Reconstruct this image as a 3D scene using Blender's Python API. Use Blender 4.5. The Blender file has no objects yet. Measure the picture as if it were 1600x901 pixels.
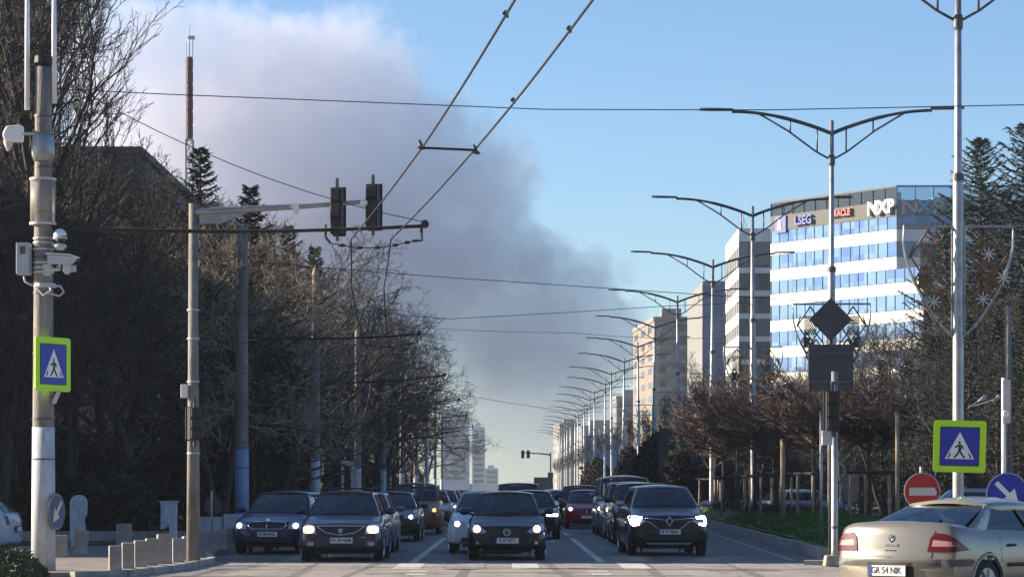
import bpy, bmesh, math, random
from mathutils import Vector, Matrix
from mathutils.bvhtree import BVHTree
from mathutils.geometry import tessellate_polygon
R = math.radians
rnd = random.Random(7)
sc = bpy.context.scene
C = sc.collection
# ------------------------------------------------------------------ camera model: f = 4200 px on a 1600 px wide frame
F = 4200.0; VX = 795.0; VY = 763.0; EYE = 1.5
def X(px, d): return (px - VX) / F * d
def Z(py, d): return EYE + (VY - py) / F * d
def P(px, py, d): return Vector((X(px, d), d, Z(py, d)))

# ------------------------------------------------------------------ materials
def new_mat(name):
    m = bpy.data.materials.new(name); m.use_nodes = True
    nt = m.node_tree; b = nt.nodes['Principled BSDF']
    return m, nt, b
def mat(name, col, rough=.6, metal=0., spec=.5, coat=0., var=0., vscale=3., bump=0., bscale=20., emit=None, estr=0., col2=None, stretch=None):
    m, nt, b = new_mat(name)
    b.inputs['Base Color'].default_value = (*col, 1)
    b.inputs['Roughness'].default_value = rough
    b.inputs['Metallic'].default_value = metal
    b.inputs['Specular IOR Level'].default_value = spec
    b.inputs['Coat Weight'].default_value = coat
    b.inputs['Coat Roughness'].default_value = .05
    if var > 0 or bump > 0:
        tc = nt.nodes.new('ShaderNodeTexCoord'); src = tc.outputs['Object']
        if stretch:
            mp = nt.nodes.new('ShaderNodeMapping'); mp.inputs['Scale'].default_value = stretch
            nt.links.new(src, mp.inputs['Vector']); src = mp.outputs['Vector']
    if var > 0:
        n = nt.nodes.new('ShaderNodeTexNoise'); n.inputs['Scale'].default_value = vscale
        n.inputs['Detail'].default_value = 6; n.inputs['Roughness'].default_value = .65
        nt.links.new(src, n.inputs['Vector'])
        r = nt.nodes.new('ShaderNodeValToRGB')
        c2 = col2 or tuple(min(1, c * (1 + var)) for c in col)
        c1 = tuple(c * (1 - var) for c in col) if not col2 else col
        r.color_ramp.elements[0].position = .32; r.color_ramp.elements[0].color = (*c1, 1)
        r.color_ramp.elements[1].position = .68; r.color_ramp.elements[1].color = (*c2, 1)
        nt.links.new(n.outputs['Fac'], r.inputs['Fac']); nt.links.new(r.outputs['Color'], b.inputs['Base Color'])
    if bump > 0:
        n2 = nt.nodes.new('ShaderNodeTexNoise'); n2.inputs['Scale'].default_value = bscale; n2.inputs['Detail'].default_value = 5
        nt.links.new(src, n2.inputs['Vector'])
        bp = nt.nodes.new('ShaderNodeBump'); bp.inputs['Strength'].default_value = bump; bp.inputs['Distance'].default_value = .02
        nt.links.new(n2.outputs['Fac'], bp.inputs['Height']); nt.links.new(bp.outputs['Normal'], b.inputs['Normal'])
    if emit:
        b.inputs['Emission Color'].default_value = (*emit, 1); b.inputs['Emission Strength'].default_value = estr
    return m
def car_glass(name, tint=(.42, .47, .5)):
    m = bpy.data.materials.new(name); m.use_nodes = True; nt = m.node_tree; nt.nodes.clear()
    o = nt.nodes.new('ShaderNodeOutputMaterial'); mx = nt.nodes.new('ShaderNodeMixShader')
    t = nt.nodes.new('ShaderNodeBsdfTransparent'); t.inputs[0].default_value = (*tint, 1)
    g = nt.nodes.new('ShaderNodeBsdfGlossy'); g.inputs['Roughness'].default_value = .03; g.inputs['Color'].default_value = (.9, .95, 1, 1)
    fr = nt.nodes.new('ShaderNodeFresnel'); fr.inputs['IOR'].default_value = 1.75
    nt.links.new(fr.outputs[0], mx.inputs[0]); nt.links.new(t.outputs[0], mx.inputs[1]); nt.links.new(g.outputs[0], mx.inputs[2])
    nt.links.new(mx.outputs[0], o.inputs[0]); return m
M = {}
def paint(key, col, metal=.25, rough=.32): M[key] = mat(key, col, rough, metal, .35, .55, var=.06, vscale=1.5)
M['concrete'] = mat('concrete', (.30, .28, .25), .9, var=.35, vscale=2.2, bump=.5, bscale=14)
M['pole_concrete'] = mat('pole_concrete', (.20, .185, .17), .9, var=.45, vscale=1.6, bump=.6, bscale=10, stretch=(3, 3, .7))
M['pole_paint'] = mat('pole_paint', (.48, .50, .52), .8, var=.28, vscale=4, bump=.3, stretch=(2, 2, .6))
M['pole_paint_blue'] = mat('pole_paint_blue', (.20, .30, .48), .75, var=.25, vscale=4, bump=.3, stretch=(2, 2, .6))
M['steel'] = mat('steel', (.34, .34, .34), .45, .7, var=.25, vscale=3, bump=.15, bscale=8)
M['darksteel'] = mat('darksteel', (.10, .10, .11), .5, .6, var=.3, vscale=3)
M['rust'] = mat('rust', (.036, .026, .024), .85, .2, var=.5, vscale=6, bump=.4)
M['black'] = mat('black', (.012, .012, .013), .55, var=.3, vscale=4)
M['blackgloss'] = mat('blackgloss', (.008, .008, .01), .12, coat=.5)
M['wire'] = mat('wire', (.02, .02, .022), .5, .3)
M['white'] = mat('white', (.78, .78, .76), .45, var=.06, vscale=2)
M['whitegrey'] = mat('whitegrey', (.50, .50, .48), .5, var=.12, vscale=4)
M['boxgrey'] = mat('boxgrey', (.42, .44, .47), .5, var=.1, vscale=4)
M['lime'] = mat('lime', (.50, .85, .02), .5, var=.04, emit=(.50, .85, .02), estr=0.0)
M['signblue'] = mat('signblue', (.012, .035, .36), .4)
M['signred'] = mat('signred', (.42, .02, .02), .4, var=.1)
M['signback'] = mat('signback', (.06, .065, .075), .6, .3, var=.2)
M['tyre'] = mat('tyre', (.018, .018, .018), .85, bump=.3, bscale=40)
M['rim'] = mat('rim', (.38, .38, .40), .35, .9)
M['chrome'] = mat('chrome', (.75, .75, .77), .12, 1.0)
M['trim'] = mat('trim', (.02, .02, .022), .7, var=.2)
M['bumperdark'] = mat('bumperdark', (.045, .045, .05), .75, var=.2)
M['moldbeige'] = mat('moldbeige', (.075, .07, .066), .6)
M['plastic'] = mat('milky_plastic', (.42, .38, .33), .5); M['plastic'].node_tree.nodes['Principled BSDF'].inputs['Alpha'].default_value = .45
M['seat'] = mat('seat', (.035, .035, .04), .9, var=.2)
M['plate'] = mat('plate', (.72, .72, .68), .5, var=.06, vscale=9)
M['ink'] = mat('ink', (.02, .02, .02), .5)
M['glass'] = car_glass('car_glass', (.52, .56, .58))
M['glasslight'] = car_glass('car_glass_clear', (.55, .62, .62))
M['lampglass'] = mat('lampglass', (.35, .36, .38), .1, .3, coat=1)
M['taillight'] = mat('taillight', (.085, .004, .007), .25, spec=.3, coat=.25)
M['lampwhite'] = mat('lampwhite', (1, 1, 1), .3, emit=(.93, .96, 1), estr=7)
M['lampwarm'] = mat('lampwarm', (1, .9, .8), .3, emit=(1, .80, .62), estr=5)
M['lampwarmhalo'] = mat('lampwarmhalo', (1, .7, .5), .3, emit=(1, .50, .30), estr=1.6)
M['lampyellow'] = mat('lampyellow', (1, .6, .05), .3, emit=(1, .52, .02), estr=5)
M['bark'] = mat('bark', (.045, .038, .034), .95, var=.4, vscale=3, bump=.6, bscale=12, stretch=(3, 3, .8))
M['twig'] = mat('twig', (.048, .040, .037), .9, var=.35, vscale=.8)
M['twigpale'] = mat('twigpale', (.30, .23, .16), .9, var=.35, vscale=.8)  # sunlight on the twigs put into this paler colour
M['twigrust'] = mat('twigrust', (.085, .056, .046), .9, var=.4, vscale=.9)
M['needle'] = mat('needle', (.022, .036, .024), .8, var=.5, vscale=1.3)
M['needleblue'] = mat('needleblue', (.03, .045, .04), .8, var=.45, vscale=1.3)
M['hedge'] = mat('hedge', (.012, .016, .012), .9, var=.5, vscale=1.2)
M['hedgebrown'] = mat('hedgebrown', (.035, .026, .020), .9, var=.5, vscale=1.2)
M['grass'] = mat('grass', (.05, .115, .016), .95, var=.45, vscale=3.5, bump=.7, bscale=30)
M['stake'] = mat('stake', (.30, .22, .15), .85, var=.3, vscale=4)
M['skin'] = mat('skin', (.45, .28, .20), .6)
M['hair'] = mat('hair', (.02, .015, .012), .7)
M['cloth'] = mat('cloth', (.02, .022, .03), .9, var=.3)
M['clothgrey'] = mat('clothgrey', (.09, .09, .10), .9, var=.3)

# ------------------------------------------------------------------ mesh builder
class MB:
    def __init__(s): s.v = []; s.f = []
    def add(s, vs, fs):
        n = len(s.v); s.v += [tuple(v) for v in vs]; s.f += [tuple(i + n for i in f) for f in fs]
    def box(s, c, size, rz=0, taper=1.0):
        cx, cy, cz = c; a, b, h = size[0] / 2, size[1] / 2, size[2] / 2
        co, si = math.cos(rz), math.sin(rz); vs = []
        for zz, t in ((-h, 1), (h, taper)):
            for xx, yy in ((-a, -b), (a, -b), (a, b), (-a, b)):
                x, y = xx * t, yy * t
                vs.append((cx + x * co - y * si, cy + x * si + y * co, cz + zz))
        s.add(vs, [(0, 3, 2, 1), (4, 5, 6, 7), (0, 1, 5, 4), (1, 2, 6, 5), (2, 3, 7, 6), (3, 0, 4, 7)])
    def tube(s, pts, rad, sides=8, cap=True):
        pts = [Vector(p) for p in pts]; n = len(pts)
        if not hasattr(rad, '__len__'): rad = [rad] * n
        up = Vector((0, 0, 1)); vs = []; prev = None
        for i, p in enumerate(pts):
            d = (pts[min(i + 1, n - 1)] - pts[max(i - 1, 0)])
            d = d.normalized() if d.length > 1e-9 else Vector((0, 0, 1))
            if prev is None:
                a = d.cross(up if abs(d.z) < .95 else Vector((1, 0, 0))).normalized()
            else:
                a = (prev - d * prev.dot(d)); a = a.normalized() if a.length > 1e-6 else d.orthogonal().normalized()
            prev = a; b = d.cross(a)
            for k in range(sides):
                t = 2 * math.pi * k / sides
                vs.append(p + (a * math.cos(t) + b * math.sin(t)) * rad[i])
        fs = []
        for i in range(n - 1):
            for k in range(sides):
                k2 = (k + 1) % sides
                fs.append((i * sides + k, i * sides + k2, (i + 1) * sides + k2, (i + 1) * sides + k))
        if cap:
            fs.append(tuple(range(sides - 1, -1, -1))); fs.append(tuple((n - 1) * sides + k for k in range(sides)))
        s.add(vs, fs)
    def lathe(s, prof, c=(0, 0, 0), axis='z', sides=24):
        vs = []
        for r, h in prof:
            for k in range(sides):
                t = 2 * math.pi * k / sides; a, b = r * math.cos(t), r * math.sin(t)
                v = {'z': (a, b, h), 'x': (h, a, b), 'y': (a, h, b)}[axis]
                vs.append((v[0] + c[0], v[1] + c[1], v[2] + c[2]))
        fs = []
        for i in range(len(prof) - 1):
            for k in range(sides):
                k2 = (k + 1) % sides
                fs.append((i * sides + k, i * sides + k2, (i + 1) * sides + k2, (i + 1) * sides + k))
        fs.append(tuple(range(sides))); fs.append(tuple((len(prof) - 1) * sides + k for k in range(sides)))
        s.add(vs, fs)
    def prism(s, poly, axis, a0, a1, mtx=None):
        """poly: 2-D outline; extruded along axis from a0 to a1."""
        n = len(poly); vs = []
        for a in (a0, a1):
            for u, w in poly:
                vs.append({'y': (u, a, w), 'z': (u, w, a), 'x': (a, u, w)}[axis])
        if mtx: vs = [mtx @ Vector(v) for v in vs]
        tri = tessellate_polygon([[Vector((u, w, 0)) for u, w in poly]])
        fs = [tuple(t) for t in tri] + [tuple(i + n for i in reversed(t)) for t in tri]
        fs += [(i, (i + 1) % n, (i + 1) % n + n, i + n) for i in range(n)]
        s.add(vs, fs)
    def quad(s, a, b, c, d, th=0):
        if th == 0: s.add([a, b, c, d], [(0, 1, 2, 3)]); return
        a, b, c, d = map(Vector, (a, b, c, d)); nrm = (b - a).cross(d - a).normalized() * th
        s.add([a, b, c, d, a - nrm, b - nrm, c - nrm, d - nrm],
              [(0, 1, 2, 3), (7, 6, 5, 4), (0, 4, 5, 1), (1, 5, 6, 2), (2, 6, 7, 3), (3, 7, 4, 0)])
    def ell(s, c, r, u=12, w=8):
        vs = []; fs = []
        for j in range(w + 1):
            ph = math.pi * j / w
            for i in range(u):
                th = 2 * math.pi * i / u
                vs.append((c[0] + r[0] * math.sin(ph) * math.cos(th), c[1] + r[1] * math.sin(ph) * math.sin(th), c[2] + r[2] * math.cos(ph)))
        for j in range(w):
            for i in range(u):
                i2 = (i + 1) % u; fs.append((j * u + i, (j + 1) * u + i, (j + 1) * u + i2, j * u + i2))
        s.add(vs, fs)
    def build(s, name, m, parent=None, smooth=False, fix=True, bevel=0):
        me = bpy.data.meshes.new(name); me.from_pydata(s.v, [], s.f)
        if fix and len(s.f) < 60000:
            bm = bmesh.new(); bm.from_mesh(me)
            bmesh.ops.recalc_face_normals(bm, faces=bm.faces); bm.to_mesh(me); bm.free()
        if smooth: me.polygons.foreach_set('use_smooth', [True] * len(me.polygons))
        o = bpy.data.objects.new(name, me); C.objects.link(o)
        if isinstance(m, str): m = M[m]
        me.materials.append(m)
        if parent: o.parent = parent
        if bevel:
            bv = o.modifiers.new('Bevel', 'BEVEL'); bv.width = bevel; bv.segments = 2; bv.limit_method = 'ANGLE'
        return o
def tag(o, label, cat, group=None):
    o['label'] = label; o['category'] = cat
    if group: o['group'] = group
    return o
def thing(name, label, cat, loc=(0, 0, 0), rz=0, group=None):
    o = bpy.data.objects.new(name, None); C.objects.link(o); o.location = loc; o.rotation_euler = (0, 0, rz)
    o.empty_display_size = .2
    return tag(o, label, cat, group)
def struct(o, kind='structure'): o['kind'] = kind; return o
KIDS = {}
def copy_tree(o, parent=None):
    c = o.copy(); C.objects.link(c); c.parent = parent
    for ch in list(o.children): copy_tree(ch, c)
    return c
def dup(o, loc, rz=0, scale=None, label=None, group=None):
    c = copy_tree(o); c.location = loc; c.rotation_euler = (0, 0, rz)
    if scale: c.scale = (scale, scale, scale) if not hasattr(scale, '__len__') else scale
    if label: c['label'] = label
    if group: c['group'] = group
    return c
def text_mesh(txt, size, name, m, parent, loc, rot, depth=.01, sx=1.0, align='CENTER', bold=0.0):
    cu = bpy.data.curves.new(name, 'FONT'); cu.body = txt; cu.size = size; cu.extrude = depth
    cu.align_x = align; cu.align_y = 'CENTER'; cu.offset = bold; cu.resolution_u = 3
    t = bpy.data.objects.new(name, cu)
    me = bpy.data.meshes.new_from_object(t); bpy.data.objects.remove(t)
    o = bpy.data.objects.new(name, me); C.objects.link(o); me.materials.clear(); me.materials.append(M[m] if isinstance(m, str) else m)
    o.parent = parent; o.location = loc; o.rotation_euler = rot; o.scale = (sx, 1, 1)
    return o
# ================================================================== THE GROUND, ROADS, KERBS
def asphalt(name, c1, c2, rough=.8):
    m, nt, b = new_mat(name)
    tc = nt.nodes.new('ShaderNodeTexCoord')
    n = nt.nodes.new('ShaderNodeTexNoise'); n.inputs['Scale'].default_value = .55; n.inputs['Detail'].default_value = 8; n.inputs['Roughness'].default_value = .7
    mp = nt.nodes.new('ShaderNodeMapping'); mp.inputs['Scale'].default_value = (1.6, .35, 1)
    nt.links.new(tc.outputs['Object'], mp.inputs['Vector']); nt.links.new(mp.outputs['Vector'], n.inputs['Vector'])
    r = nt.nodes.new('ShaderNodeValToRGB'); r.color_ramp.elements[0].position = .3; r.color_ramp.elements[1].position = .72
    r.color_ramp.elements[0].color = (*c1, 1); r.color_ramp.elements[1].color = (*c2, 1)
    nt.links.new(n.outputs['Fac'], r.inputs['Fac'])
    # tar cracks
    v = nt.nodes.new('ShaderNodeTexVoronoi'); v.feature = 'DISTANCE_TO_EDGE'; v.inputs['Scale'].default_value = .33
    n3 = nt.nodes.new('ShaderNodeTexNoise'); n3.inputs['Scale'].default_value = 1.3; n3.inputs['Detail'].default_value = 4
    nt.links.new(tc.outputs['Object'], n3.inputs['Vector'])
    va = nt.nodes.new('ShaderNodeVectorMath'); va.operation = 'MULTIPLY_ADD'; va.inputs[1].default_value = (1.2, 1.2, 0)
    nt.links.new(n3.outputs['Color'], va.inputs[0]); nt.links.new(tc.outputs['Object'], va.inputs[2]); nt.links.new(va.outputs[0], v.inputs['Vector'])
    cr = nt.nodes.new('ShaderNodeMapRange'); cr.inputs['From Min'].default_value = .004; cr.inputs['From Max'].default_value = .014
    cr.inputs['To Min'].default_value = .35; cr.inputs['To Max'].default_value = 1
    nt.links.new(v.outputs['Distance'], cr.inputs['Value'])
    mu = nt.nodes.new('ShaderNodeMixRGB'); mu.blend_type = 'MULTIPLY'; mu.inputs[0].default_value = 1
    nt.links.new(r.outputs['Color'], mu.inputs[1]); nt.links.new(cr.outputs['Result'], mu.inputs[2])
    nt.links.new(mu.outputs['Color'], b.inputs['Base Color'])
    b.inputs['Roughness'].default_value = rough; b.inputs['Specular IOR Level'].default_value = .4
    n2 = nt.nodes.new('ShaderNodeTexNoise'); n2.inputs['Scale'].default_value = 45; nt.links.new(tc.outputs['Object'], n2.inputs['Vector'])
    bp = nt.nodes.new('ShaderNodeBump'); bp.inputs['Strength'].default_value = .35; bp.inputs['Distance'].default_value = .01
    nt.links.new(n2.outputs['Fac'], bp.inputs['Height']); nt.links.new(bp.outputs['Normal'], b.inputs['Normal'])
    return m
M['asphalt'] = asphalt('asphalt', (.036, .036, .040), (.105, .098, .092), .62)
M['asphaltlight'] = asphalt('asphalt_light', (.215, .192, .172), (.35, .315, .28), .85)  # paler copy carries the junction's sunlight, the dark copy the avenue's shade
M['paving'] = mat('paving', (.20, .175, .15), .9, var=.3, vscale=1.8, bump=.4)
M['soil'] = mat('soil', (.035, .030, .022), .95, var=.5, vscale=.6, bump=.6, bscale=8)
def worn_paint(name, cov):
    m, nt, b = new_mat(name)
    b.inputs['Base Color'].default_value = (.55, .53, .48, 1); b.inputs['Roughness'].default_value = .7
    tc = nt.nodes.new('ShaderNodeTexCoord'); n = nt.nodes.new('ShaderNodeTexNoise'); n.inputs['Scale'].default_value = 5; n.inputs['Detail'].default_value = 8; n.inputs['Roughness'].default_value = .75
    nt.links.new(tc.outputs['Object'], n.inputs['Vector'])
    r = nt.nodes.new('ShaderNodeValToRGB'); r.color_ramp.elements[0].position = cov; r.color_ramp.elements[1].position = cov + .16
    r.color_ramp.elements[0].color = (.56, .53, .47, 1); r.color_ramp.elements[1].color = (.20, .18, .16, 1)
    nt.links.new(n.outputs['Fac'], r.inputs['Fac']); nt.links.new(r.outputs['Color'], b.inputs['Base Color'])
    return m
M['paintfresh'] = worn_paint('road_paint', .50); M['paintworn'] = worn_paint('road_paint_worn', .36)

def sheet(poly, z, name, m, th=None):
    b = MB()
    if th: b.prism(poly, 'z', z - th, z)
    else:
        tri = tessellate_polygon([[Vector((u, w, 0)) for u, w in poly]])
        b.add([(u, w, z) for u, w in poly], [tuple(t) for t in tri])
    o = b.build(name, m)
    if not th:
        for p in o.data.polygons:
            if p.normal.z < 0: o.data.flip_normals(); break
    return o
g = sheet([(-690, -28), (690, -28), (690, 1740), (-690, 1740)], -.012, 'ground', 'soil'); struct(g)
rd = sheet([(-6.9, 53.2), (8.12, 53.2), (8.12, 1735), (-6.9, 1735)], .0, 'road', 'asphalt'); struct(rd)
rd2 = sheet([(11.6, 53.2), (22.5, 53.2), (22.5, 172), (11.6, 172)], .0, 'road_opposite', 'asphalt'); struct(rd2)
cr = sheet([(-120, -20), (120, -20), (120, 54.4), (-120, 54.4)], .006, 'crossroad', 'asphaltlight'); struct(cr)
sw = sheet([(-60, 45.0), (-7.3, 45.0), (-6.6, 45.8), (-6.15, 49), (-6.05, 54), (-6.7, 59), (-6.95, 64), (-6.95, 700), (-60, 700)], .10, 'pavement', 'paving', .16); struct(sw)
lawn = sheet([(-58, 66), (-9.2, 66), (-9.2, 690), (-58, 690)], .13, 'lawn', 'soil', .2); struct(lawn)
sw2 = sheet([(22.5, 60), (90, 60), (90, 690), (22.5, 690)], .10, 'pavement_right', 'soil', .16); struct(sw2)
# kerb of the left pavement: darker stone edging
kb = MB()
path = [(-7.3, 44.93), (-6.53, 45.75), (-6.07, 49), (-5.97, 54), (-6.62, 59), (-6.87, 64), (-6.87, 400)]
for a, b_ in zip(path[:-1], path[1:]):
    a = Vector((*a, 0)); b_ = Vector((*b_, 0)); L = (b_ - a).length; n = max(1, int(L / 1.0)) if L < 60 else 60
    dv = (b_ - a) / n
    for i in range(n):
        c = a + dv * (i + .5); rz = math.atan2(dv.y, dv.x)
        kb.box((c.x, c.y, .055), (dv.length - .012, .14, .13), rz)
kerbL = struct(kb.build('kerb', 'concrete'))
# median island with a high kerb and a grass mound
def mx_left(d):
    if d < 107: return 6.62 + (d - 53.6) / (107 - 53.6) * 1.5
    return 8.12
kb = MB(); d = 53.9
while d < 330:
    st = 1.0 if d < 150 else 5.0
    x0, x1 = mx_left(d), mx_left(d + st); rz = math.atan2(st, x1 - x0)
    h = .26 + .01 * math.sin(d * 7)
    kb.box(((x0 + x1) / 2, d + st / 2, h / 2 - .02), (st - .015, .17, h), rz)
    d += st
for i in range(5):
    kb.box((mx_left(54) + .3 + i * .98, 53.85, .12), (.95, .17, .25))
struct(kb.build('kerb_high', 'concrete'))
kb = MB()
for i in range(9):
    kb.box((6.1 + i * .62, 52.9 - .1 * i, .045), (.58, .45, .10), R(-9))
struct(kb.build('kerb_low', 'concrete'))
# mound as a grid
def MOUND(d, t): return .52 * min(1, max(0, d - 54) / 16) * math.sin(math.pi * min(1, t * .98 + .01)) ** .6
mb = MB(); vs = []; fs = []; nx = 14; ds = [54.0 + i * 1.2 for i in range(70)] + [140 + i * 12 for i in range(48)]
for j, d in enumerate(ds):
    xl, xr = mx_left(d) + .08, 11.45
    for i in range(nx + 1):
        t = i / nx; x = xl + (xr - xl) * t
        hgt = .22 + MOUND(d, t)
        hgt += .03 * math.sin(x * 3.1 + d * .7) * (0 < i < nx)
        vs.append((x, d, hgt))
for j in range(len(ds) - 1):
    for i in range(nx):
        a = j * (nx + 1) + i; fs.append((a, a + 1, a + nx + 2, a + nx + 1))
mb.add(vs, fs); md = struct(mb.build('median_lawn', 'grass', smooth=True))
# grass tufts over the near part of the mound (stuff)
tb = MB(); rg = random.Random(3)
for i in range(14000):
    d = 54.2 + 46 * rg.random() ** 1.5; xl = mx_left(d) + .12; x = xl + (11.4 - xl) * rg.random()
    t = (x - xl + .04) / (11.45 - xl); a = min(1, t * 1.15 + .02)
    z = .22 + MOUND(d, min(1, max(0, t)))
    h = .05 + .07 * rg.random(); an = rg.random() * 6.28; w = .018 + .02 * rg.random()
    dx, dy = math.cos(an) * w, math.sin(an) * w; lx, ly = rg.uniform(-.04, .04), rg.uniform(-.04, .04)
    tb.add([(x - dx, d - dy, z - .02), (x + dx, d + dy, z - .02), (x + lx, d + ly, z + h)], [(0, 1, 2)])
gt = tb.build('grass', 'grass', fix=False); gt['kind'] = 'stuff'; gt['label'] = 'short green grass on the median mound'; gt['category'] = 'grass'
# ---- painted markings
def stripe(poly, m, name, z=.0045):
    o = sheet(poly, z, name, m); return struct(o)
def bar(x0, d0, x1, d1, w):
    v = Vector((x1 - x0, d1 - d0)); n = Vector((v.y, -v.x)).normalized() * w / 2
    return [(x0 - n.x, d0 - n.y), (x0 + n.x, d0 + n.y), (x1 + n.x, d1 + n.y), (x1 - n.x, d1 - n.y)]
for k, x in enumerate([-5.2, -4.1, -3.0, -1.92, -.72, .32, 1.38, 2.42, 3.5, 4.62, 5.65]):
    m = 'paintfresh' if k in (3, 5, 7) else 'paintworn'
    stripe([(x - .26, 50.2), (x + .26, 50.2), (x + .26, 53.9), (x - .26, 53.9)], m, 'crosswalk_stripe', .0105)
for x in (-1.62, 1.62):
    for dd in (48.4, 46.6):
        stripe([(x - .17, dd), (x + .17, dd), (x + .17, dd + .7), (x - .17, dd + .7)], 'paintfresh', 'road_marking', .0105)
for x in (-1.95, 1.9):
    stripe(bar(x, 54.6, x, 82, .16), 'paintfresh', 'lane_line')
    dd = 86
    while dd < 420:
        stripe(bar(x, dd, x, dd + 6, .15), 'paintfresh', 'lane_line'); dd += 14 if dd < 250 else 40
stripe(bar(5.95, 56, 7.2, 106, .13), 'paintworn', 'lane_line')
stripe(bar(7.2, 106, 7.25, 330, .13), 'paintworn', 'lane_line')
stripe(bar(-6.3, 70, -6.3, 330, .13), 'paintworn', 'lane_line')
stripe([(-6.0, 55.05), (6.1, 55.05), (6.1, 55.4), (-6.0, 55.4)], 'paintworn', 'stop_line', .0046)

rp = random.Random(5)
M['patchdark'] = mat('patch_dark', (.028, .028, .031), .6, var=.35, vscale=1.5, bump=.4, bscale=30); M['patchlight'] = mat('patch_light', (.12, .115, .108), .85, var=.3, vscale=2, bump=.4, bscale=30); M['patchsun'] = mat('patch_old', (.13, .115, .105), .85, var=.3, vscale=2.5, bump=.4, bscale=30)
for k in range(26):
    d_ = 55.5 + 60 * rp.random() ** 1.3; x_ = rp.uniform(-5.8, 5.2); a_, l_ = rp.uniform(.3, 1.1), rp.uniform(1, 6)
    stripe([(x_, d_), (x_ + a_, d_ + rp.uniform(-.2, .2)), (x_ + a_ + rp.uniform(-.2, .2), d_ + l_), (x_ + rp.uniform(-.1, .1), d_ + l_)], rp.choice(('patchdark', 'patchlight')), 'road_patch', .0038 - .0001 * k)
for k in range(12):
    d_ = rp.uniform(44.5, 49.4); x_ = rp.uniform(-6, 8); a_, l_ = rp.uniform(.4, 2.2), rp.uniform(.3, .8)
    stripe([(x_, d_), (x_ + a_, d_ + rp.uniform(-.1, .1)), (x_ + a_ + rp.uniform(-.2, .2), d_ + l_), (x_ + rp.uniform(-.1, .1), d_ + l_)], 'patchsun', 'road_patch', .0085 - .0001 * k)
for x_, d_ in ((-.9, 49.9), (3.1, 60.5), (-2.9, 68.5), (.4, 71)):
    mh = MB(); mh.lathe([(.32, 0), (.32, .003)], sides=24); o_m = mh.build('manhole_cover', 'darksteel'); o_m.location = (x_, d_, .011 if d_ < 54 else .0055); struct(o_m)
M['tyremark'] = mat('tyre_mark', (.15, .13, .115), .85, var=.5, vscale=5)
for k, (x_, w_) in enumerate(((-5.4, .16), (-3.9, .2), (-2.6, .14), (-.75, .2), (.75, .18), (2.7, .2), (4.4, .2), (6.2, .14))):
    stripe(bar(x_ + .3 * math.sin(k * 2), 44, x_, 54.3, w_), 'tyremark', 'tyre_mark', .0072 + .00012 * k)
for y_ in (54.0, 49.75): stripe(bar(-9, y_, 9, y_ + .3, .05), 'patchdark', 'road_seam', .0092)

# ================================================================== BUILDINGS
def panel_glass(name, c1, c2, sc_=(.55, .55, .27), metal=.0, rough=.06, ior=2.2, axis=None):
    m, nt, b = new_mat(name)
    tc = nt.nodes.new('ShaderNodeTexCoord'); mp = nt.nodes.new('ShaderNodeMapping'); mp.inputs['Scale'].default_value = sc_
    fl = nt.nodes.new('ShaderNodeVectorMath'); fl.operation = 'FLOOR'; wn = nt.nodes.new('ShaderNodeTexWhiteNoise')
    nt.links.new(tc.outputs['Object'], mp.inputs['Vector']); nt.links.new(mp.outputs[0], fl.inputs[0]); nt.links.new(fl.outputs[0], wn.inputs['Vector'])
    mx = nt.nodes.new('ShaderNodeMixRGB'); mx.inputs[1].default_value = (*c1, 1); mx.inputs[2].default_value = (*c2, 1)
    nt.links.new(wn.outputs['Value'], mx.inputs[0]); nt.links.new(mx.outputs[0], b.inputs['Base Color'])
    b.inputs['Roughness'].default_value = rough; b.inputs['Metallic'].default_value = metal; b.inputs['IOR'].default_value = ior
    return m
M['officeglass'] = panel_glass('office_glass', (.035, .11, .33), (.13, .25, .42), metal=.3)
M['darkglass'] = panel_glass('dark_glass', (.010, .018, .030), (.075, .11, .15), metal=.1, ior=1.6)
M['blueglass'] = panel_glass('blue_glass', (.045, .11, .22), (.09, .18, .31), metal=.1, ior=1.6)
M['facade'] = panel_glass('facade', (.58, .565, .54), (.70, .69, .67), (.37, .37, .27), rough=.55, ior=1.4)
M['facadegrey'] = mat('facadegrey', (.07, .066, .064), .7, var=.08, vscale=.3)
M['panelgrey'] = mat('panelgrey', (.17, .17, .17), .7, var=.15, vscale=.25)
M['block'] = mat('block', (.22, .20, .185), .85, var=.15, vscale=.15)
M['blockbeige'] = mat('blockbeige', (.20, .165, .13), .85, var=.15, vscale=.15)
M['farpale'] = mat('farpale', (.46, .46, .46), .8, var=.1, vscale=.1)  # distance haze put into this pale wall colour
M['recess'] = mat('recess', (.045, .045, .05), .7, var=.3, vscale=.5)
M['netting'] = mat('netting', (.055, .055, .062), .9, var=.35, vscale=.5)
M['railglass'] = car_glass('rail_glass', (.62, .72, .78))
M['letterwhite'] = mat('letterwhite', (.85, .82, .76), .5)
M['letterpink'] = mat('letterpink', (.45, .30, .27), .5)
M['letterblue'] = mat('letterblue', (.12, .32, .50), .5)
M['lettergreen'] = mat('lettergreen', (.22, .34, .24), .5)
M['logoblue'] = mat('logoblue', (.008, .025, .26), .5)
M['logored'] = mat('logored', (.32, .015, .02), .5)

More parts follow.
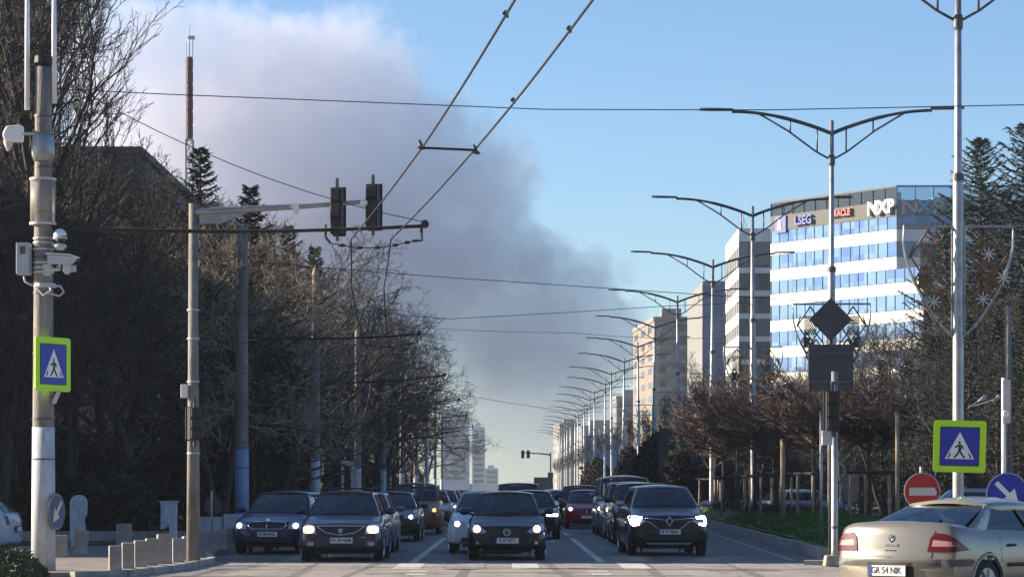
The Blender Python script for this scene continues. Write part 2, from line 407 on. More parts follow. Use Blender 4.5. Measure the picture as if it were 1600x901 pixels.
def wall_box(b, pts, z0, z1):
    """closed prism from footprint pts"""
    b.prism(pts, 'z', z0, z1)
def face_frame(p0, p1):
    """local frame on a facade: origin p0, u towards p1, n outward (to the right of u when seen from above flipped)"""
    u = (Vector((*p1, 0)) - Vector((*p0, 0))); L = u.length; u.normalize(); n = Vector((u.y, -u.x, 0)); return u, n, L
def band(b, p0, p1, z0, z1, out=.12, th=.3, a=0.0, e=None):
    u, n, L = face_frame(p0, p1); e = L if e is None else e; o = Vector((*p0, 0))
    A = o + u * a + n * out; B = o + u * e + n * out; A2 = A - n * th; B2 = B - n * th
    v = [(A.x, A.y, z0), (B.x, B.y, z0), (B2.x, B2.y, z0), (A2.x, A2.y, z0), (A.x, A.y, z1), (B.x, B.y, z1), (B2.x, B2.y, z1), (A2.x, A2.y, z1)]
    b.add(v, [(0, 3, 2, 1), (4, 5, 6, 7), (0, 1, 5, 4), (1, 2, 6, 5), (2, 3, 7, 6), (3, 0, 4, 7)])
def text_on(txt, size, name, m, parent, p0, p1, along, z, depth=.15, sx=1.0, bold=0, out=.25):
    u, n, L = face_frame(p0, p1); o = Vector((*p0, 0)) + u * along + n * out
    rz = math.atan2(u.y, u.x)
    return text_mesh(txt, size, name, m, parent, (o.x, o.y, z), (R(90), 0, rz), depth, sx, 'CENTER', bold)

# --- the white banded office building with roof signs
A_far = (37.3, 382.0); A_cor = (52.0, 360.0); A_right = (74.0, 360.0); A_back = (74.0, 392.0); A_backl = (40, 395)
off = thing('office_building', 'white office building with blue window bands and company letters along its roof', 'office building', (0, 0, 0))
b = MB(); wall_box(b, [A_far, A_cor, A_right, A_back, A_backl], 30.95, 40.1); b.build('core', 'recess', off)
Lo_cor = (54.9, 355.6)
b = MB(); wall_box(b, [A_far, Lo_cor, (78, 355.6), (78, 392), A_backl], -.1, 30.9); b.build('core', 'recess', off)
def strip(parent, p0, p1, z0, z1, panel, m='officeglass'):
    w = MB(); band(w, p0, p1, z0, z1, .03, .2); wd = w.build('window', m, parent)
    mu = MB(); u, n, L = face_frame(p0, p1); k = max(1, round(L / panel)); o = Vector((*p0, 0))
    pts = [(L + .05, z0 + .01), (L + .05, z0 + .07)]; pts[0:0] = [(-.05, z0 + .01)]
    for i in range(k, -1, -1):
        s_ = L * i / k; pts += [(s_ + .05, z0 + .07), (s_ + .05, z1 - .02), (s_ - .05, z1 - .02), (s_ - .05, z0 + .07)]
    pts = [p for i, p in enumerate(pts) if i == 0 or p != pts[i - 1]]
    c = o + n * .06; mu.prism(pts[:-1], 'y', -.04, .04, Matrix.Translation((c.x, c.y, 0)) @ Matrix.Rotation(math.atan2(u.y, u.x), 4, 'Z'))
    mu.build('mullion', 'recess', wd); return wd
# upper volume
b = MB()
for (z0, z1) in ((34.6, 36.2), (30.9, 32.5)):
    band(b, A_far, A_cor, z0, z1, .14, .5); band(b, A_cor, A_right, z0, z1, .14, .5, a=-.0)
b.build('wall', 'facade', off)
b = MB(); band(b, A_far, A_cor, 38.0, 40.1, .12, .5); b.build('sign_band', 'facadegrey', off)
b = MB(); band(b, A_cor, A_right, 38.0, 40.1, .1, .4); b.build('sign_band', 'darkglass', off)
for p0, p1, pn in ((A_far, A_cor, 1.9), (A_cor, A_right, 5.2)):
    strip(off, p0, p1, 36.22, 37.98, pn, 'officeglass' if pn < 2 else 'blueglass'); strip(off, p0, p1, 32.52, 34.58, pn, 'officeglass' if pn < 2 else 'blueglass')
# roof railing of glass
for p0, p1 in ((A_far, A_cor), (A_cor, A_right)):
    b = MB(); band(b, p0, p1, 40.12, 41.9, .0, .05); rg_ = b.build('roof_screen', 'railglass', off)
    b = MB(); u, n, L = face_frame(p0, p1); o = Vector((*p0, 0)); k = int(L / 2.4)
    for i in range(k + 1):
        c = o + u * (L * i / k) + n * .05; b.box((c.x, c.y, 41.0), (.12, .12, 1.8))
    band(b, p0, p1, 41.85, 42.1, .1, .25); b.build('rail', 'facadegrey' if p0 == A_far else 'blueglass', rg_)
b = MB(); 
for c_, s_ in (((52.5, 368, 41.0), (2.2, 2.0, 1.9)), ((47, 378, 40.9), (1.6, 2.4, 1.5)), ((43, 386, 40.8), (1.8, 3, 1.3)), ((62, 372, 40.9), (7, 4, 1.5))):
    b = MB(); b.box(c_, s_); b.build('roof_unit', 'boxgrey', off)
# lower volume
b = MB(); zt = 29.0; bands = []
while zt > 2: bands.append((zt - 1.55, zt)); zt -= 3.72
for (z0, z1) in bands:
    band(b, A_far, Lo_cor, z0, z1, .14, .5); band(b, Lo_cor, (78, 355.6), z0, z1, .14, .5)
b.build('wall', 'facade', off)
tops = [30.88] + [z0 for z0, z1 in bands[:-1]]
for i, (z0, z1) in enumerate(bands[:6]):
    strip(off, A_far, Lo_cor, z1 + .02, tops[i] - .02, 1.9); strip(off, Lo_cor, (78, 355.6), z1 + .02, tops[i] - .02, 4, 'blueglass')
u_, n_, L_ = face_frame(A_far, A_cor)
text_on('NXP', 2.6, 'letters', 'letterwhite', off, A_far, A_cor, L_ - 2.6, 39.25, .25, 1.05, .05, .45)
for ch, px_, mm in (('N', 1421, 'letterpink'), ('X', 1443, 'letterblue'), ('P', 1465, 'lettergreen')):
    text_on(ch, 2.7, 'letters', mm, off, A_cor, A_right, X(px_, 360) - 52.0, 39.1, .12, 1.15, .07, .15)
b = MB(); band(b, A_far, A_cor, 37.6, 40.0, .35, .2, a=1.2, e=3.6); lg = b.build('logo_panel', 'logoblue', off)
uu = Vector((*A_far, 0)) + u_ * 2.3 + n_ * .45; b = MB()
b.prism([(-.45, -.9), (.45, -.9), (.35, .2), (0, .8), (-.35, .2)], 'y', 0, .06, Matrix.Translation((uu.x, uu.y, 38.9)) @ Matrix.Rotation(math.atan2(u_.y, u_.x), 4, 'Z')); b.build('emblem', 'letterwhite', lg)
text_on('LSEG', 1.75, 'letters', 'logoblue', off, A_far, A_cor, 7.6, 38.95, .2, .98, .05, .4)
text_on('ORACLE', 1.25, 'letters', 'logored', off, A_far, A_cor, 15.4, 39.25, .2, .92, .05, .4)

# --- the narrow dark glass tower left of it
tw = thing('office_tower', 'narrow office tower of dark glass and white floor bands left of the lettered building', 'office tower')
B0, B1, B2, B3 = (37.3, 461), (36.9, 430), (43.0, 430), (43.0, 461)
b = MB(); wall_box(b, [B0, B1, B2, B3], -.1, 43); b.build('core', 'recess', tw)
b = MB(); z = 43.1
zz = [(41.0, 43.1)]; t_ = 36.7
while t_ > 2: zz.append((t_ - 0.75, t_ + .1)); t_ -= 3.65
for (z0, z1) in zz: band(b, B1, B2, z0, z1, .12, .4)
b.build('wall', 'facade', tw)
b = MB()
z = 43.1
zl = [(40.2, 43.1)]; t_ = 36.9
while t_ > 2: zl.append((t_ - 1.8, t_ + .1)); t_ -= 3.65
for (z0, z1) in zl: band(b, B0, B1, z0, z1, .12, .4)
b.build('wall', 'facade', tw)
strip(tw, B0, B1, 1, 42, 4.0, 'panelgrey')
for i in range(1, len(zz)):
    strip(tw, B1, B2, zz[i][1] + .02, zz[i - 1][0] - .02, 1.6, 'darkglass')
b = MB(); b.tube([(37.6, 431, 43), (37.6, 431, 46)], .06); b.tube([(38.2, 431, 43), (37.6, 431, 45)], .05); b.tube([(37.6, 431, 44.5), (37.6, 433.5, 43)], .05); b.tube([(41, 431, 43), (41, 431, 45)], .05); b.build('roof_mast', 'steel', tw)

# --- blue glass tower
bt = thing('glass_tower', 'dark blue glass tower with a pale side wall beside the white banded tower', 'glass tower')
C0, C1, C2, C3 = (36.2, 545), (36.05, 500), (41.4, 500), (41.4, 545)
b = MB(); wall_box(b, [C0, C1, C2, C3], -.1, 40.1); b.build('wall', 'panelgrey', bt)
for i in range(11):
    strip(bt, C1, C2, 39.4 - i * 3.5 - 3.3, 39.4 - i * 3.5, 1.7, 'blueglass')

# --- apartment blocks with balconies
def apartment(name, label, x0, x1, d0, d1, h, m, mside, skew=0, pitch=2.9, roofbox=True, cols=((.08, .42), (.6, .9)), nfl=None):
    o = thing(name, label, 'apartment block')
    q0, q1, q2, q3 = (x0 - skew, d1), (x0, d0), (x1, d0), (x1, d1)
    b = MB(); wall_box(b, [q0, q1, q2, q3], -.1, h); b.build('wall', m, o)
    b = MB(); band(b, q0, q1, 0, h - .4, .06, .2); sd = b.build('side_wall', mside, o)
    b = MB(); band(b, q0, q1, h - .2, h + .7, .2, .5); band(b, q1, q2, h - .2, h + .7, .2, .5)
    if roofbox: b.box((x0 + (x1 - x0) * .45, d0 + 5, h + 1.2), ((x1 - x0) * .5, 7, 2.6))
    b.build('roof', m, o)
    L = x1 - x0; nf = nfl or int(h / pitch) - 1
    for f in range(nf):
        zt = h - .9 - f * pitch
        if zt < 3: break
        for (a, e) in cols:
            w = MB(); band(w, q1, q2, zt - 1.5, zt, .03, .1, a * L, e * L); wd = w.build('window', 'darkglass', o)
            w = MB(); band(w, q1, q2, zt - 2.4, zt - 1.45, .55, .6, a * L - .2, e * L + .2); w.build('balcony', m, wd)
        w = MB(); Ls = d1 - d0; k = 3
        for i in range(k): band(w, q0, q1, zt - 1.5, zt - .2, .08, .1, Ls * (i + .2) / k, Ls * (i + .75) / k)
        w.build('side_window', 'darkglass', o)
    return o
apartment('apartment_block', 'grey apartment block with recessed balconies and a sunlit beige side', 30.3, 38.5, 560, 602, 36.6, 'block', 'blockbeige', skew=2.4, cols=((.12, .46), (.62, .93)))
apartment('apartment_block', 'grey apartment slab lower than the balcony block beside it', 30.5, 41, 760, 780, 27, 'block', 'panelgrey', skew=1)
apartment('apartment_block', 'pale blue hazy low slab behind the row of distant lamp posts', 24.5, 39, 900, 930, 22, 'panelgrey', 'panelgrey', skew=1)
apartment('apartment_block', 'far hazy tall block at the right end of the avenue', 20.5, 29, 1080, 1110, 27, 'block', 'block', skew=2)
apartment('apartment_block', 'tall hazy blue block at the left end of the avenue', -31, -19, 1250, 1300, 37, 'farpale', 'farpale', cols=((.1, .9),))
apartment('apartment_block', 'stepped pale block beside the tall hazy one on the left', -19.0, -12.8, 1400, 1450, 33, 'farpale', 'farpale', cols=((.1, .9),))
apartment('apartment_block', 'low hazy block at the left vanishing end of the avenue', -14, -6.5, 1600, 1660, 13, 'farpale', 'farpale', cols=((.1, .9),))
# long dark building behind the left trees, eave running along the avenue
dk = thing('netted_building', 'dark grey netted building behind the bare trees on the left', 'building')
b = MB(); wall_box(b, [(-44, 152), (-21, 152), (-21, 196), (-44, 196)], 0, 20.4); b.build('wall', 'netting', dk)
b = MB(); b.box((-32.5, 174, 20.6), (23.6, 44.6, .4)); b.build('roof', 'netting', dk)
for f in range(5):
    for i in range(4):
        w = MB(); w.box((-41.5 + i * 5.6, 151.97, 4.5 + f * 3.3), (1.8, .12, 1.5)); w.build('window', 'darkglass', dk)
# unseen house block added left of the view to cast the avenue's shade
sh = thing('brick_apartment_house', 'long four storey apartment house beside the junction, left of the bollards', 'apartment house')
b = MB(); wall_box(b, [(-40, 61.8), (-26, 61.8), (-26, 124), (-40, 124)], 0, 13.9); b.build('wall', 'block', sh)
b = MB(); b.box((-33, 93.0, 14.05), (14.2, 62.5, .3)); b.build('roof', 'panelgrey', sh)
for f in range(4):
    for i in range(10):
        w = MB(); w.box((-25.98, 65.5 + i * 5.6, 2.1 + f * 3.3), (.12, 1.9, 1.4)); w.build('window', 'darkglass', sh)

bh = thing('street_front', 'row of grey town houses across the junction behind the viewer', 'town houses')  # occluder added behind the camera to darken reflections in the cars
b = MB(); wall_box(b, [(-80, -24), (80, -24), (80, -14), (-80, -14)], 0, 19); b.build('wall', 'panelgrey', bh)
for f in range(5):
    for i in range(22):
        w = MB(); w.box((-75 + i * 7, -13.98, 3 + f * 3.4), (2.2, .12, 1.6)); w.build('window', 'darkglass', bh)
b = MB(); hp = random.Random(9); pl = [(-680, -.5)] + [(-680 + i * 20, 3.2 + 2.2 * hp.random()) for i in range(69)] + [(680, -.5)]; b.prism(pl, 'y', 1700, 1722); struct(b.build('hills', 'hedgebrown'))
# lattice mast
ms = thing('lattice_mast', 'tall lattice radio mast with red top sections above the left trees', 'radio mast', (X(296, 250), 250, 0))
M['mastred'] = mat('mastred', (.07, .022, .02), .7, var=.3); M['mastwhite'] = mat('mastwhite', (.40, .40, .40), .7, var=.3)
def lattice(z0, z1, w, name, m, step=1.5):
    b = MB(); cs = [(-w, -w), (w, -w), (w, w), (-w, w)]
    for x, y in cs: b.tube([(x, y, z0), (x, y, z1)], .07, 5)
    k = int((z1 - z0) / step)
    for i in range(k):
        za, zb = z0 + (z1 - z0) * i / k, z0 + (z1 - z0) * (i + 1) / k
        for q in range(4):
            a, c = cs[q], cs[(q + 1) % 4]
            b.tube([(a[0], a[1], za), (c[0], c[1], zb)], .05, 4); b.tube([(a[0], a[1], zb), (c[0], c[1], zb)], .06, 4)
    b.build(name, m, ms)
lattice(0, 33.9, .33, 'mast_section', 'mastwhite'); 
b = MB()
for i in range(6): b.lathe([(.30, 34.0 + i * 1.27), (.34, 34.15 + i * 1.27), (.34, 35.1 + i * 1.27), (.30, 35.24 + i * 1.27)], sides=10)
b.build('antenna_cluster', 'mastred', ms)
b = MB(); b.tube([(0, 0, 41.6), (0, 0, 44.5)], .05); b.tube([(.3, 0, 41.6), (.3, 0, 43.6)], .04); b.tube([(-.3, 0, 41.6), (-.3, 0, 43)], .04); b.box((.2, 0, 43.4), (.6, .3, .3)); b.build('antenna', 'whitegrey', ms)
for z in (31.2, 28.5):
    b = MB(); b.tube([(.3, 0, z), (1.0, 0, z + .2)], [.25, .1]); b.build('dish', 'white', ms)

# ================================================================== STREET LAMPS down the median
M['garland'] = mat('garland', (.17, .10, .055), .8, var=.5, vscale=9, bump=.6)
def make_lamp():
    t = thing('street_lamp', 'nearest tall silver double-arm street lamp carrying the crosswalk sign', 'street lamp')
    b = MB(); b.tube([(0, 0, .0), (0, 0, .5), (0, 0, 7.65), (0, 0, 7.8), (0, 0, 12.0)], [.13, .115, .11, .08, .062], 16); b.build('pole', 'steel', t, True)
    for pr_ in ([(.24, 0), (.24, .03), (.14, .06), (.14, .3)], [(.13, 7.6), (.13, 7.75)], [(.09, 10.7), (.1, 10.75), (.1, 10.95), (.09, 11.0)]):
        b = MB(); b.lathe(pr_, sides=16); b.build('collar', 'darksteel', t)
    for s in (-1, 1):
        arc = []
        for i in range(15):
            q = i / 14; arc.append((s * q * 2.9, 0, 11.62 + .66 * math.sin(q * math.pi / 2 * 1.0) ** .9))
        b = MB(); b.tube(arc, [.055] * 8 + [.045] * 7, 8)
        x1 = 2.1; z1 = 11.62 + .66 * math.sin(x1 / 2.9 * math.pi / 2) ** .9
        b.tube([(0, 0, 10.85), (s * .45, 0, 11.1), (s * 1.25, 0, 11.7), (s * x1, 0, z1 - .02)], .03, 6)
        for xx, zl in ((.42, 11.08), (1.2, 11.66)):
            b.tube([(s * xx, 0, zl), (s * xx, 0, 11.62 + .66 * math.sin(xx / 2.9 * math.pi / 2) ** .9)], .025, 6)
        ar = b.build('arm', 'darksteel', t, True)
        b = MB(); zc = 12.28
        prof = [(-.02, .05), (.25, .085), (.55, .12), (.8, .11), (.95, .05)]
        vs = []; fs = []
        for i, (q, w) in enumerate(prof):
            x = s * (2.88 + q); z = zc + .02 - q * -.02
            vs += [(x, -w, z), (x, w, z), (x, w * .7, z + .07), (x, -w * .7, z + .07)]
        for i in range(len(prof) - 1):
            for k in range(4): fs.append((i * 4 + k, i * 4 + (k + 1) % 4, i * 4 + 4 + (k + 1) % 4, i * 4 + 4 + k))
        fs += [(0, 1, 2, 3), (16, 17, 18, 19)]
        b.add(vs, fs); b.build('lamp_head', 'darksteel', t)
        # ornament: half of a shield shaped frame with lattice diamonds and snowflakes
        zt, zb, w = 6.67, 4.42, 1.12
        out = [(.1, zt), (w, zt)]
        for i in range(1, 13):
            q = i / 12; out.append((w * math.cos(q * math.pi / 2) ** .75 + .1 * q, zt - (zt - zb) * (.12 + .88 * q ** 1.25) if q < 1 else zb))
        b = MB(); b.tube([(s * x, -.02, z) for x, z in out], .03, 6); b.tube([(s * .13, -.02, zt), (s * .13, -.02, zb)], .018, 6)
        for zz_ in (6.5, 5.9, 5.2, 4.65): b.tube([(0, -.02, zz_), (s * .15, -.02, zz_)], .02, 6)
        fr = b.build('ornament_frame', 'steel', t)
        b = MB()
        def dia(cx, cz, r, rw):
            pts = [(cx, cz + r), (cx + rw, cz), (cx, cz - r), (cx - rw, cz), (cx, cz + r)]
            for a_, c_ in zip(pts[:-1], pts[1:]):
                b.tube([(s * a_[0], -.03, a_[1]), (s * c_[0], -.03, c_[1])], .022, 5)
        def net(cx, cz, r, rw):
            for k in range(-5, 6):
                q = k / 6; l = (1 - abs(q))
                nb_.tube([(s * (cx + rw * (q - l) / 2), -.02, cz + r * (q + l) / 2), (s * (cx + rw * (q + l) / 2), -.02, cz + r * (q - l) / 2)], .012, 4, False)
                nb_.tube([(s * (cx + rw * (q - l) / 2), -.02, cz - r * (q + l) / 2), (s * (cx + rw * (q + l) / 2), -.02, cz - r * (q - l) / 2)], .012, 4, False)
        nb_ = MB(); net(.62, 6.05, .55, .36); net(.45, 5.15, .5, .3); net(.72, 5.55, .3, .18)
        dia(.62, 6.05, .55, .36); dia(.45, 5.15, .5, .3)
        dia(.72, 5.55, .3, .18)
        b.tube([(s * .22, -.03, 5.5), (s * .55, -.03, 5.95)], .02, 4); b.tube([(s * .9, -.03, 6.3), (s * 1.02, -.03, 6.0)], .02, 4); b.tube([(s * .3, -.03, 6.5), (s * .9, -.03, 5.45)], .012, 4)
        b.build('lattice', 'garland', fr); nb_.build('net_wire', 'garland', fr)
        flakes = [(.62, 6.1), (.92, 5.62), (.5, 5.18)] if s > 0 else [(.5, 5.12)]
        for cx, cz in flakes:
            b = MB()
            for k in range(4):
                a_ = math.pi * k / 4; dx, dz = math.cos(a_) * .15, math.sin(a_) * .15
                b.tube([(s * cx - dx, -.05, cz - dz), (s * cx + dx, -.05, cz + dz)], .014, 5)
            b.build('snowflake', 'whitegrey', fr)
    return t
lamp = make_lamp()
LX = 9.4; dl = [55.1, 78.3]
while dl[-1] < 520: dl.append(dl[-1] + 23.6)
words = {1: 'double-arm street lamp right of the dark diamond sign, second nearest', 2: 'third nearest double-arm street lamp, standing among the rusty crowns', 3: 'fourth nearest double-arm street lamp in front of the narrow tower',
         4: 'fifth nearest double-arm street lamp, in front of the blue glass tower', 5: 'sixth nearest double-arm street lamp, in front of the grey apartment block'}
for i, d in enumerate(dl):
    lab = words.get(i, 'distant double-arm street lamp in the receding median row')
    if i == 0: lamp.location = (LX - .19, d, .2); lamp['group'] = 'street lamps down the median'
    else: dup(lamp, (LX + (.12 * math.sin(i * 2.3) if i > 1 else 0), d, .2), 0, None, lab, 'street lamps down the median').rotation_euler = (R(.3 * math.sin(i * 1.7)), R(.45 * math.sin(i * 2.9) * (i > 1)), R(3 * math.sin(i * 4.1)))

# ================================================================== SIGNS
def crosswalk_sign(name, label, w, loc, rz, group=None, aspect=1.0):
    """lime backed pedestrian crossing sign, front faces local -y"""
    t = thing(name, label, 'road sign', loc, rz, group)
    def rr(hw, hh, r, n=5):
        pts = []
        for cx, cz, a0 in ((hw - r, hh - r, 0), (-hw + r, hh - r, 90), (-hw + r, -hh + r, 180), (hw - r, -hh + r, 270)):
            for i in range(n + 1):
                a = R(a0 + 90 * i / n); pts.append((cx + r * math.cos(a), cz + r * math.sin(a)))
        return pts
    h = w / 2 * aspect; w2 = w / 2
    b = MB(); b.prism(rr(w2, h, .05), 'y', 0, .025); b.build('backing', 'lime', t)
    b = MB(); b.prism(rr(w2 * .755, h * .755, .02), 'y', -.004, .0); b.build('border', 'ink', t)
    b = MB(); b.prism(rr(w2 * .725, h * .725, .02), 'y', -.009, -.004); b.build('face', 'signblue', t)
    s = w2 * .56; k = aspect
    b = MB(); b.prism([(-s, -.86 * s * k), (s, -.86 * s * k), (0, 1.0 * s * k)], 'y', -.014, -.009); tr = b.build('triangle', 'white', t)
    b = MB(); y0, y1 = -.018, -.014
    def q(pts): b.prism([(x * s, z * s * k) for x, z in pts], 'y', y0, y1)
    q([(-.83, -.78), (-.70, -.78), (-.58, -.45), (-.66, -.45)]); q([(.83, -.78), (.70, -.78), (.58, -.45), (.66, -.45)])
    q([(-.07, .16), (.07, .16), (.14, -.2), (.03, -.33), (-.1, -.3)])                                  # torso
    q([(-.05, -.26), (.07, -.26), (.22, -.55), (.42, -.76), (.28, -.80), (.08, -.56)])                 # leg
    q([(-.08, -.26), (.04, -.26), (-.08, -.55), (-.30, -.80), (-.43, -.78), (-.22, -.52)])
    q([(-.07, .16), (-.05, .04), (-.24, -.12), (-.34, -.05), (-.3, -.0)]); q([(.06, .15), (.22, .02), (.30, -.16), (.22, -.18), (.12, -.03)])
    b.prism([(.09 * s * math.cos(a * .7854) - .02 * s, (.27 + .09 * math.sin(a * .7854)) * s * k) for a in range(8)], 'y', y0, y1)
    b.build('pedestrian_symbol', 'ink', tr)
    
    for q_ in (.5, -.5):
        b = MB(); b.box((0, .05, h * q_), (w * .5, .05, .05)); b.build('bracket', 'steel', t)
    return t
cs1 = crosswalk_sign('crosswalk_sign', 'lime bordered square crosswalk sign on the nearest silver lamp post', 1.06, (P(1499, 697, 54.9).x, 54.86, Z(697, 54.9)), R(0))
cs1.rotation_euler = (0, R(1.5), R(-6))
cs2 = crosswalk_sign('crosswalk_sign', 'lime bordered crosswalk sign turned sideways on the left concrete pole', .92, (X(84, 45.8), 45.75, Z(569, 45.8)), R(60))
def disc_sign(name, label, r, loc, rz, face, sym, poly, post=True, posth=None, back=False, tilt=0):
    t = thing(name, label, 'road sign', loc, rz)
    b = MB(); b.lathe([(r, 0), (r, .02)], axis='y', sides=36); b.build('plate_back', 'signback', t)
    b = MB(); b.lathe([(r * .99, -.004), (r * .99, 0)], axis='y', sides=36); b.build('rim', 'whitegrey', t)
    b = MB(); b.lathe([(r * .95, -.009), (r * .95, -.004)], axis='y', sides=36); b.build('face', face, t)
    b = MB(); b.prism([(x * r, z * r) for x, z in poly], 'y', -.014, -.009); b.build('symbol', sym, t)
    if post:
        b = MB(); b.tube([(0, .06, -loc[2]), (0, .06, r + .1)], .03, 10); b.build('post', 'steel', t)
        b = MB(); b.box((0, .04, r * .5), (.12, .08, .04)); b.box((0, .04, -r * .5), (.12, .08, .04)); b.build('clamp', 'darksteel', t)
    return t
barp = [(-.72, -.22), (.72, -.22), (.72, .20), (-.72, .20)]
def arrow(ang):
    base = [(-.75, -.11), (.05, -.11), (.05, -.42), (.78, 0), (.05, .42), (.05, .11), (-.75, .11)]
    c, s = math.cos(ang), math.sin(ang); return [(x * c - y * s, x * s + y * c) for x, y in base]
disc_sign('no_entry_sign', 'round red no entry sign with a white bar behind the silver car', .315, (X(1441, 45), 45, Z(767, 45)), R(8), 'signred', 'whitegrey', barp)
asg = disc_sign('arrow_sign', 'round blue sign with a white arrow pointing down right', .345, (X(1574, 43.5), 43.5, Z(771, 43.5)), 0, 'signblue', 'white', arrow(R(-45)), post=False)
M['signfaded'] = mat('signfaded', (.07, .08, .16), .6, var=.2)
asg2 = disc_sign('arrow_sign', 'round faded blue arrow sign turned edgewise on the left concrete pole', .31, (X(88, 45.9), 45.95, Z(799, 45.9)), R(73), 'signfaded', 'whitegrey', arrow(R(-132)), post=False)
# post that carries the right arrow sign and a slim control box with a round lamp
t = thing('slim_post', 'slim white post behind the blue arrow sign, with a control box and round white lens', 'post', (X(1569, 43.7), 43.75, 0))
b = MB(); b.tube([(0, 0, 0), (0, 0, Z(590, 43.7))], .036, 12); b.build('post', 'white', t, True)
b = MB(); b.box((.03, -.06, Z(627, 43.7)), (.13, .1, .7)); cb = b.build('control_box', 'whitegrey', t, bevel=.01)
b = MB(); b.lathe([(.05, -.125), (.055, -.11)], c=(.02, 0, Z(646, 43.7)), axis='y', sides=20); b.build('lens', 'white', cb)
# signal head seen from behind
def signal_head(parent, c, w=.30, h=.95, rz=0, plate=True, m='black'):
    b = MB(); b.box((0, 0, 0), (w, .24, h)); b.box((0, .13, 0), (w * 1.25, .02, h * 1.06))
    for i in range(3):
        zc = h * (.33 - .33 * i)
        b.lathe([(w * .40, .11), (w * .42, .30)], c=(0, 0, zc), axis='y', sides=14)
        b.box((0, -.13, zc), (w * .8, .06, h * .26))
    o = b.build('signal_head', m, parent, bevel=.012); o.location = c; o.rotation_euler = (0, 0, rz)
    if plate:
        b = MB(); b.box((0, .0, h / 2 + .08), (.05, .05, .22)); b.build('bracket', 'darksteel', o)
        b = MB(); b.box((0, 0, -h / 2 - .06), (.05, .05, .14)); b.build('bracket', 'darksteel', o)
    return o
t = thing('traffic_signal', 'silver signal post with black head, in front of the dark sign panel', 'traffic signal', (X(1304, 51.8), 51.8, 0))
b = MB(); b.tube([(0, 0, 0), (0, 0, .35), (0, 0, Z(580, 51.8))], [.085, .065, .062], 14); b.build('post', 'steel', t, True)
b = MB(); b.box((0, 0, .12), (.42, .42, .2), 0, .85); b.build('footing', 'concrete', t, bevel=.02)
signal_head(t, (-.06, -.17, Z(642, 51.8)), .25, .75)
b = MB(); b.box((-.16, -.12, Z(684, 51.8)), (.2, .14, .28)); b.build('junction_box', 'boxgrey', t, bevel=.01)
b = MB(); 
for zz_ in (Z(655, 51.8), Z(825, 51.8), Z(600, 51.8)): b.lathe([(.075, zz_), (.075, zz_ + .05)], sides=14)
b.build('band', 'darksteel', t)
t = thing('sign_post', 'dark diamond sign above a wide rectangular panel, both seen from behind', 'sign post', (X(1298, 53.2), 53.2, .1))
b = MB(); b.tube([(0, .05, 0), (0, .05, Z(475, 53.2))], .045, 12); b.build('post', 'darksteel', t, True)
b = MB(); s = 34 / 79; b.prism([(0, s), (s, 0), (0, -s), (-s, 0)], 'y', 0, .03); o = b.build('diamond_panel', 'signback', t); o.location = (0, 0, Z(499, 53.2) - .1)
b = MB(); b.box((0, 0, 0), (.9, .035, .92)); o = b.build('rectangular_panel', 'signback', t, bevel=.01); o.location = (0, 0, Z(574, 53.2) - .1)
b = MB(); 
for zz_ in (-.28, .28): b.box((0, -.03, zz_), (.86, .03, .05))
rb = b.build('brace', 'darksteel', o)
# far mast arm signal over the avenue
t = thing('mast_arm_signal', 'distant mast arm traffic signal reaching over the end of the avenue', 'traffic signal', (X(860, 340), 340, 0))
b = MB(); b.tube([(0, 0, 0), (0, 0, 6.1)], [.14, .11], 10); b.build('post', 'darksteel', t)
b = MB(); b.tube([(0, 0, 5.8), (-1.4, 0, 5.95), (-3.5, 0, 6.05)], [.11, .08, .06], 8); b.build('arm', 'darksteel', t)
for xx in (-3.5, -2.8): signal_head(t, (xx, -.1, 5.85), .34, .95, plate=False)
b = MB(); b.box((0, -.15, 3.2), (.7, .06, .7)); b.box((-.9, -.15, 2.0), (2.4, .06, 1.9)); b.build('sign_panel', 'signback', t)
# back of a large direction sign
t = thing('direction_sign', 'large dark direction sign panel seen from behind left of the rusty crowns', 'direction sign', (X(1057, 150), 150, .3))
b = MB(); b.box((0, 0, Z(697, 150) - .3), (X(1085, 150) - X(1029, 150), .06, 2.05)); o = b.build('panel', 'signback', t)
b = MB(); 
for i in range(4): b.box((0, -.05, Z(697, 150) - 1.1 + i * .55), (1.95, .04, .06))
b.build('brace', 'signback', o)
b = MB(); b.tube([(-.9, .1, 0), (-.9, .1, 4.8)], .06, 8); b.tube([(.7, .1, 0), (.7, .1, 4.8)], .06, 8); b.build('post', 'darksteel', t)
# blue billboard
M['billblue'] = mat('billblue', (.16, .22, .42), .6, var=.15, vscale=.4)
t = thing('billboard', 'pale blue billboard behind the dark shrubs left of the direction sign', 'billboard', (X(941, 300), 300, 0))
b = MB(); b.box((0, 0, Z(706, 300)), (3.4, .2, 3.5)); o = b.build('panel', 'billblue', t)
b = MB()
for (cx, cz, sx_, sz_) in ((0, 1.8, 3.5, .12), (0, -1.8, 3.5, .12), (-1.72, 0, .12, 3.6), (1.72, 0, .12, 3.6)): b.box((cx, -.1, Z(706, 300) + cz), (sx_, .1, sz_))
b.build('frame', 'rust', o)
b = MB(); b.tube([(0, 0, 0), (0, 0, 4)], .25, 10); b.build('post', 'darksteel', t)
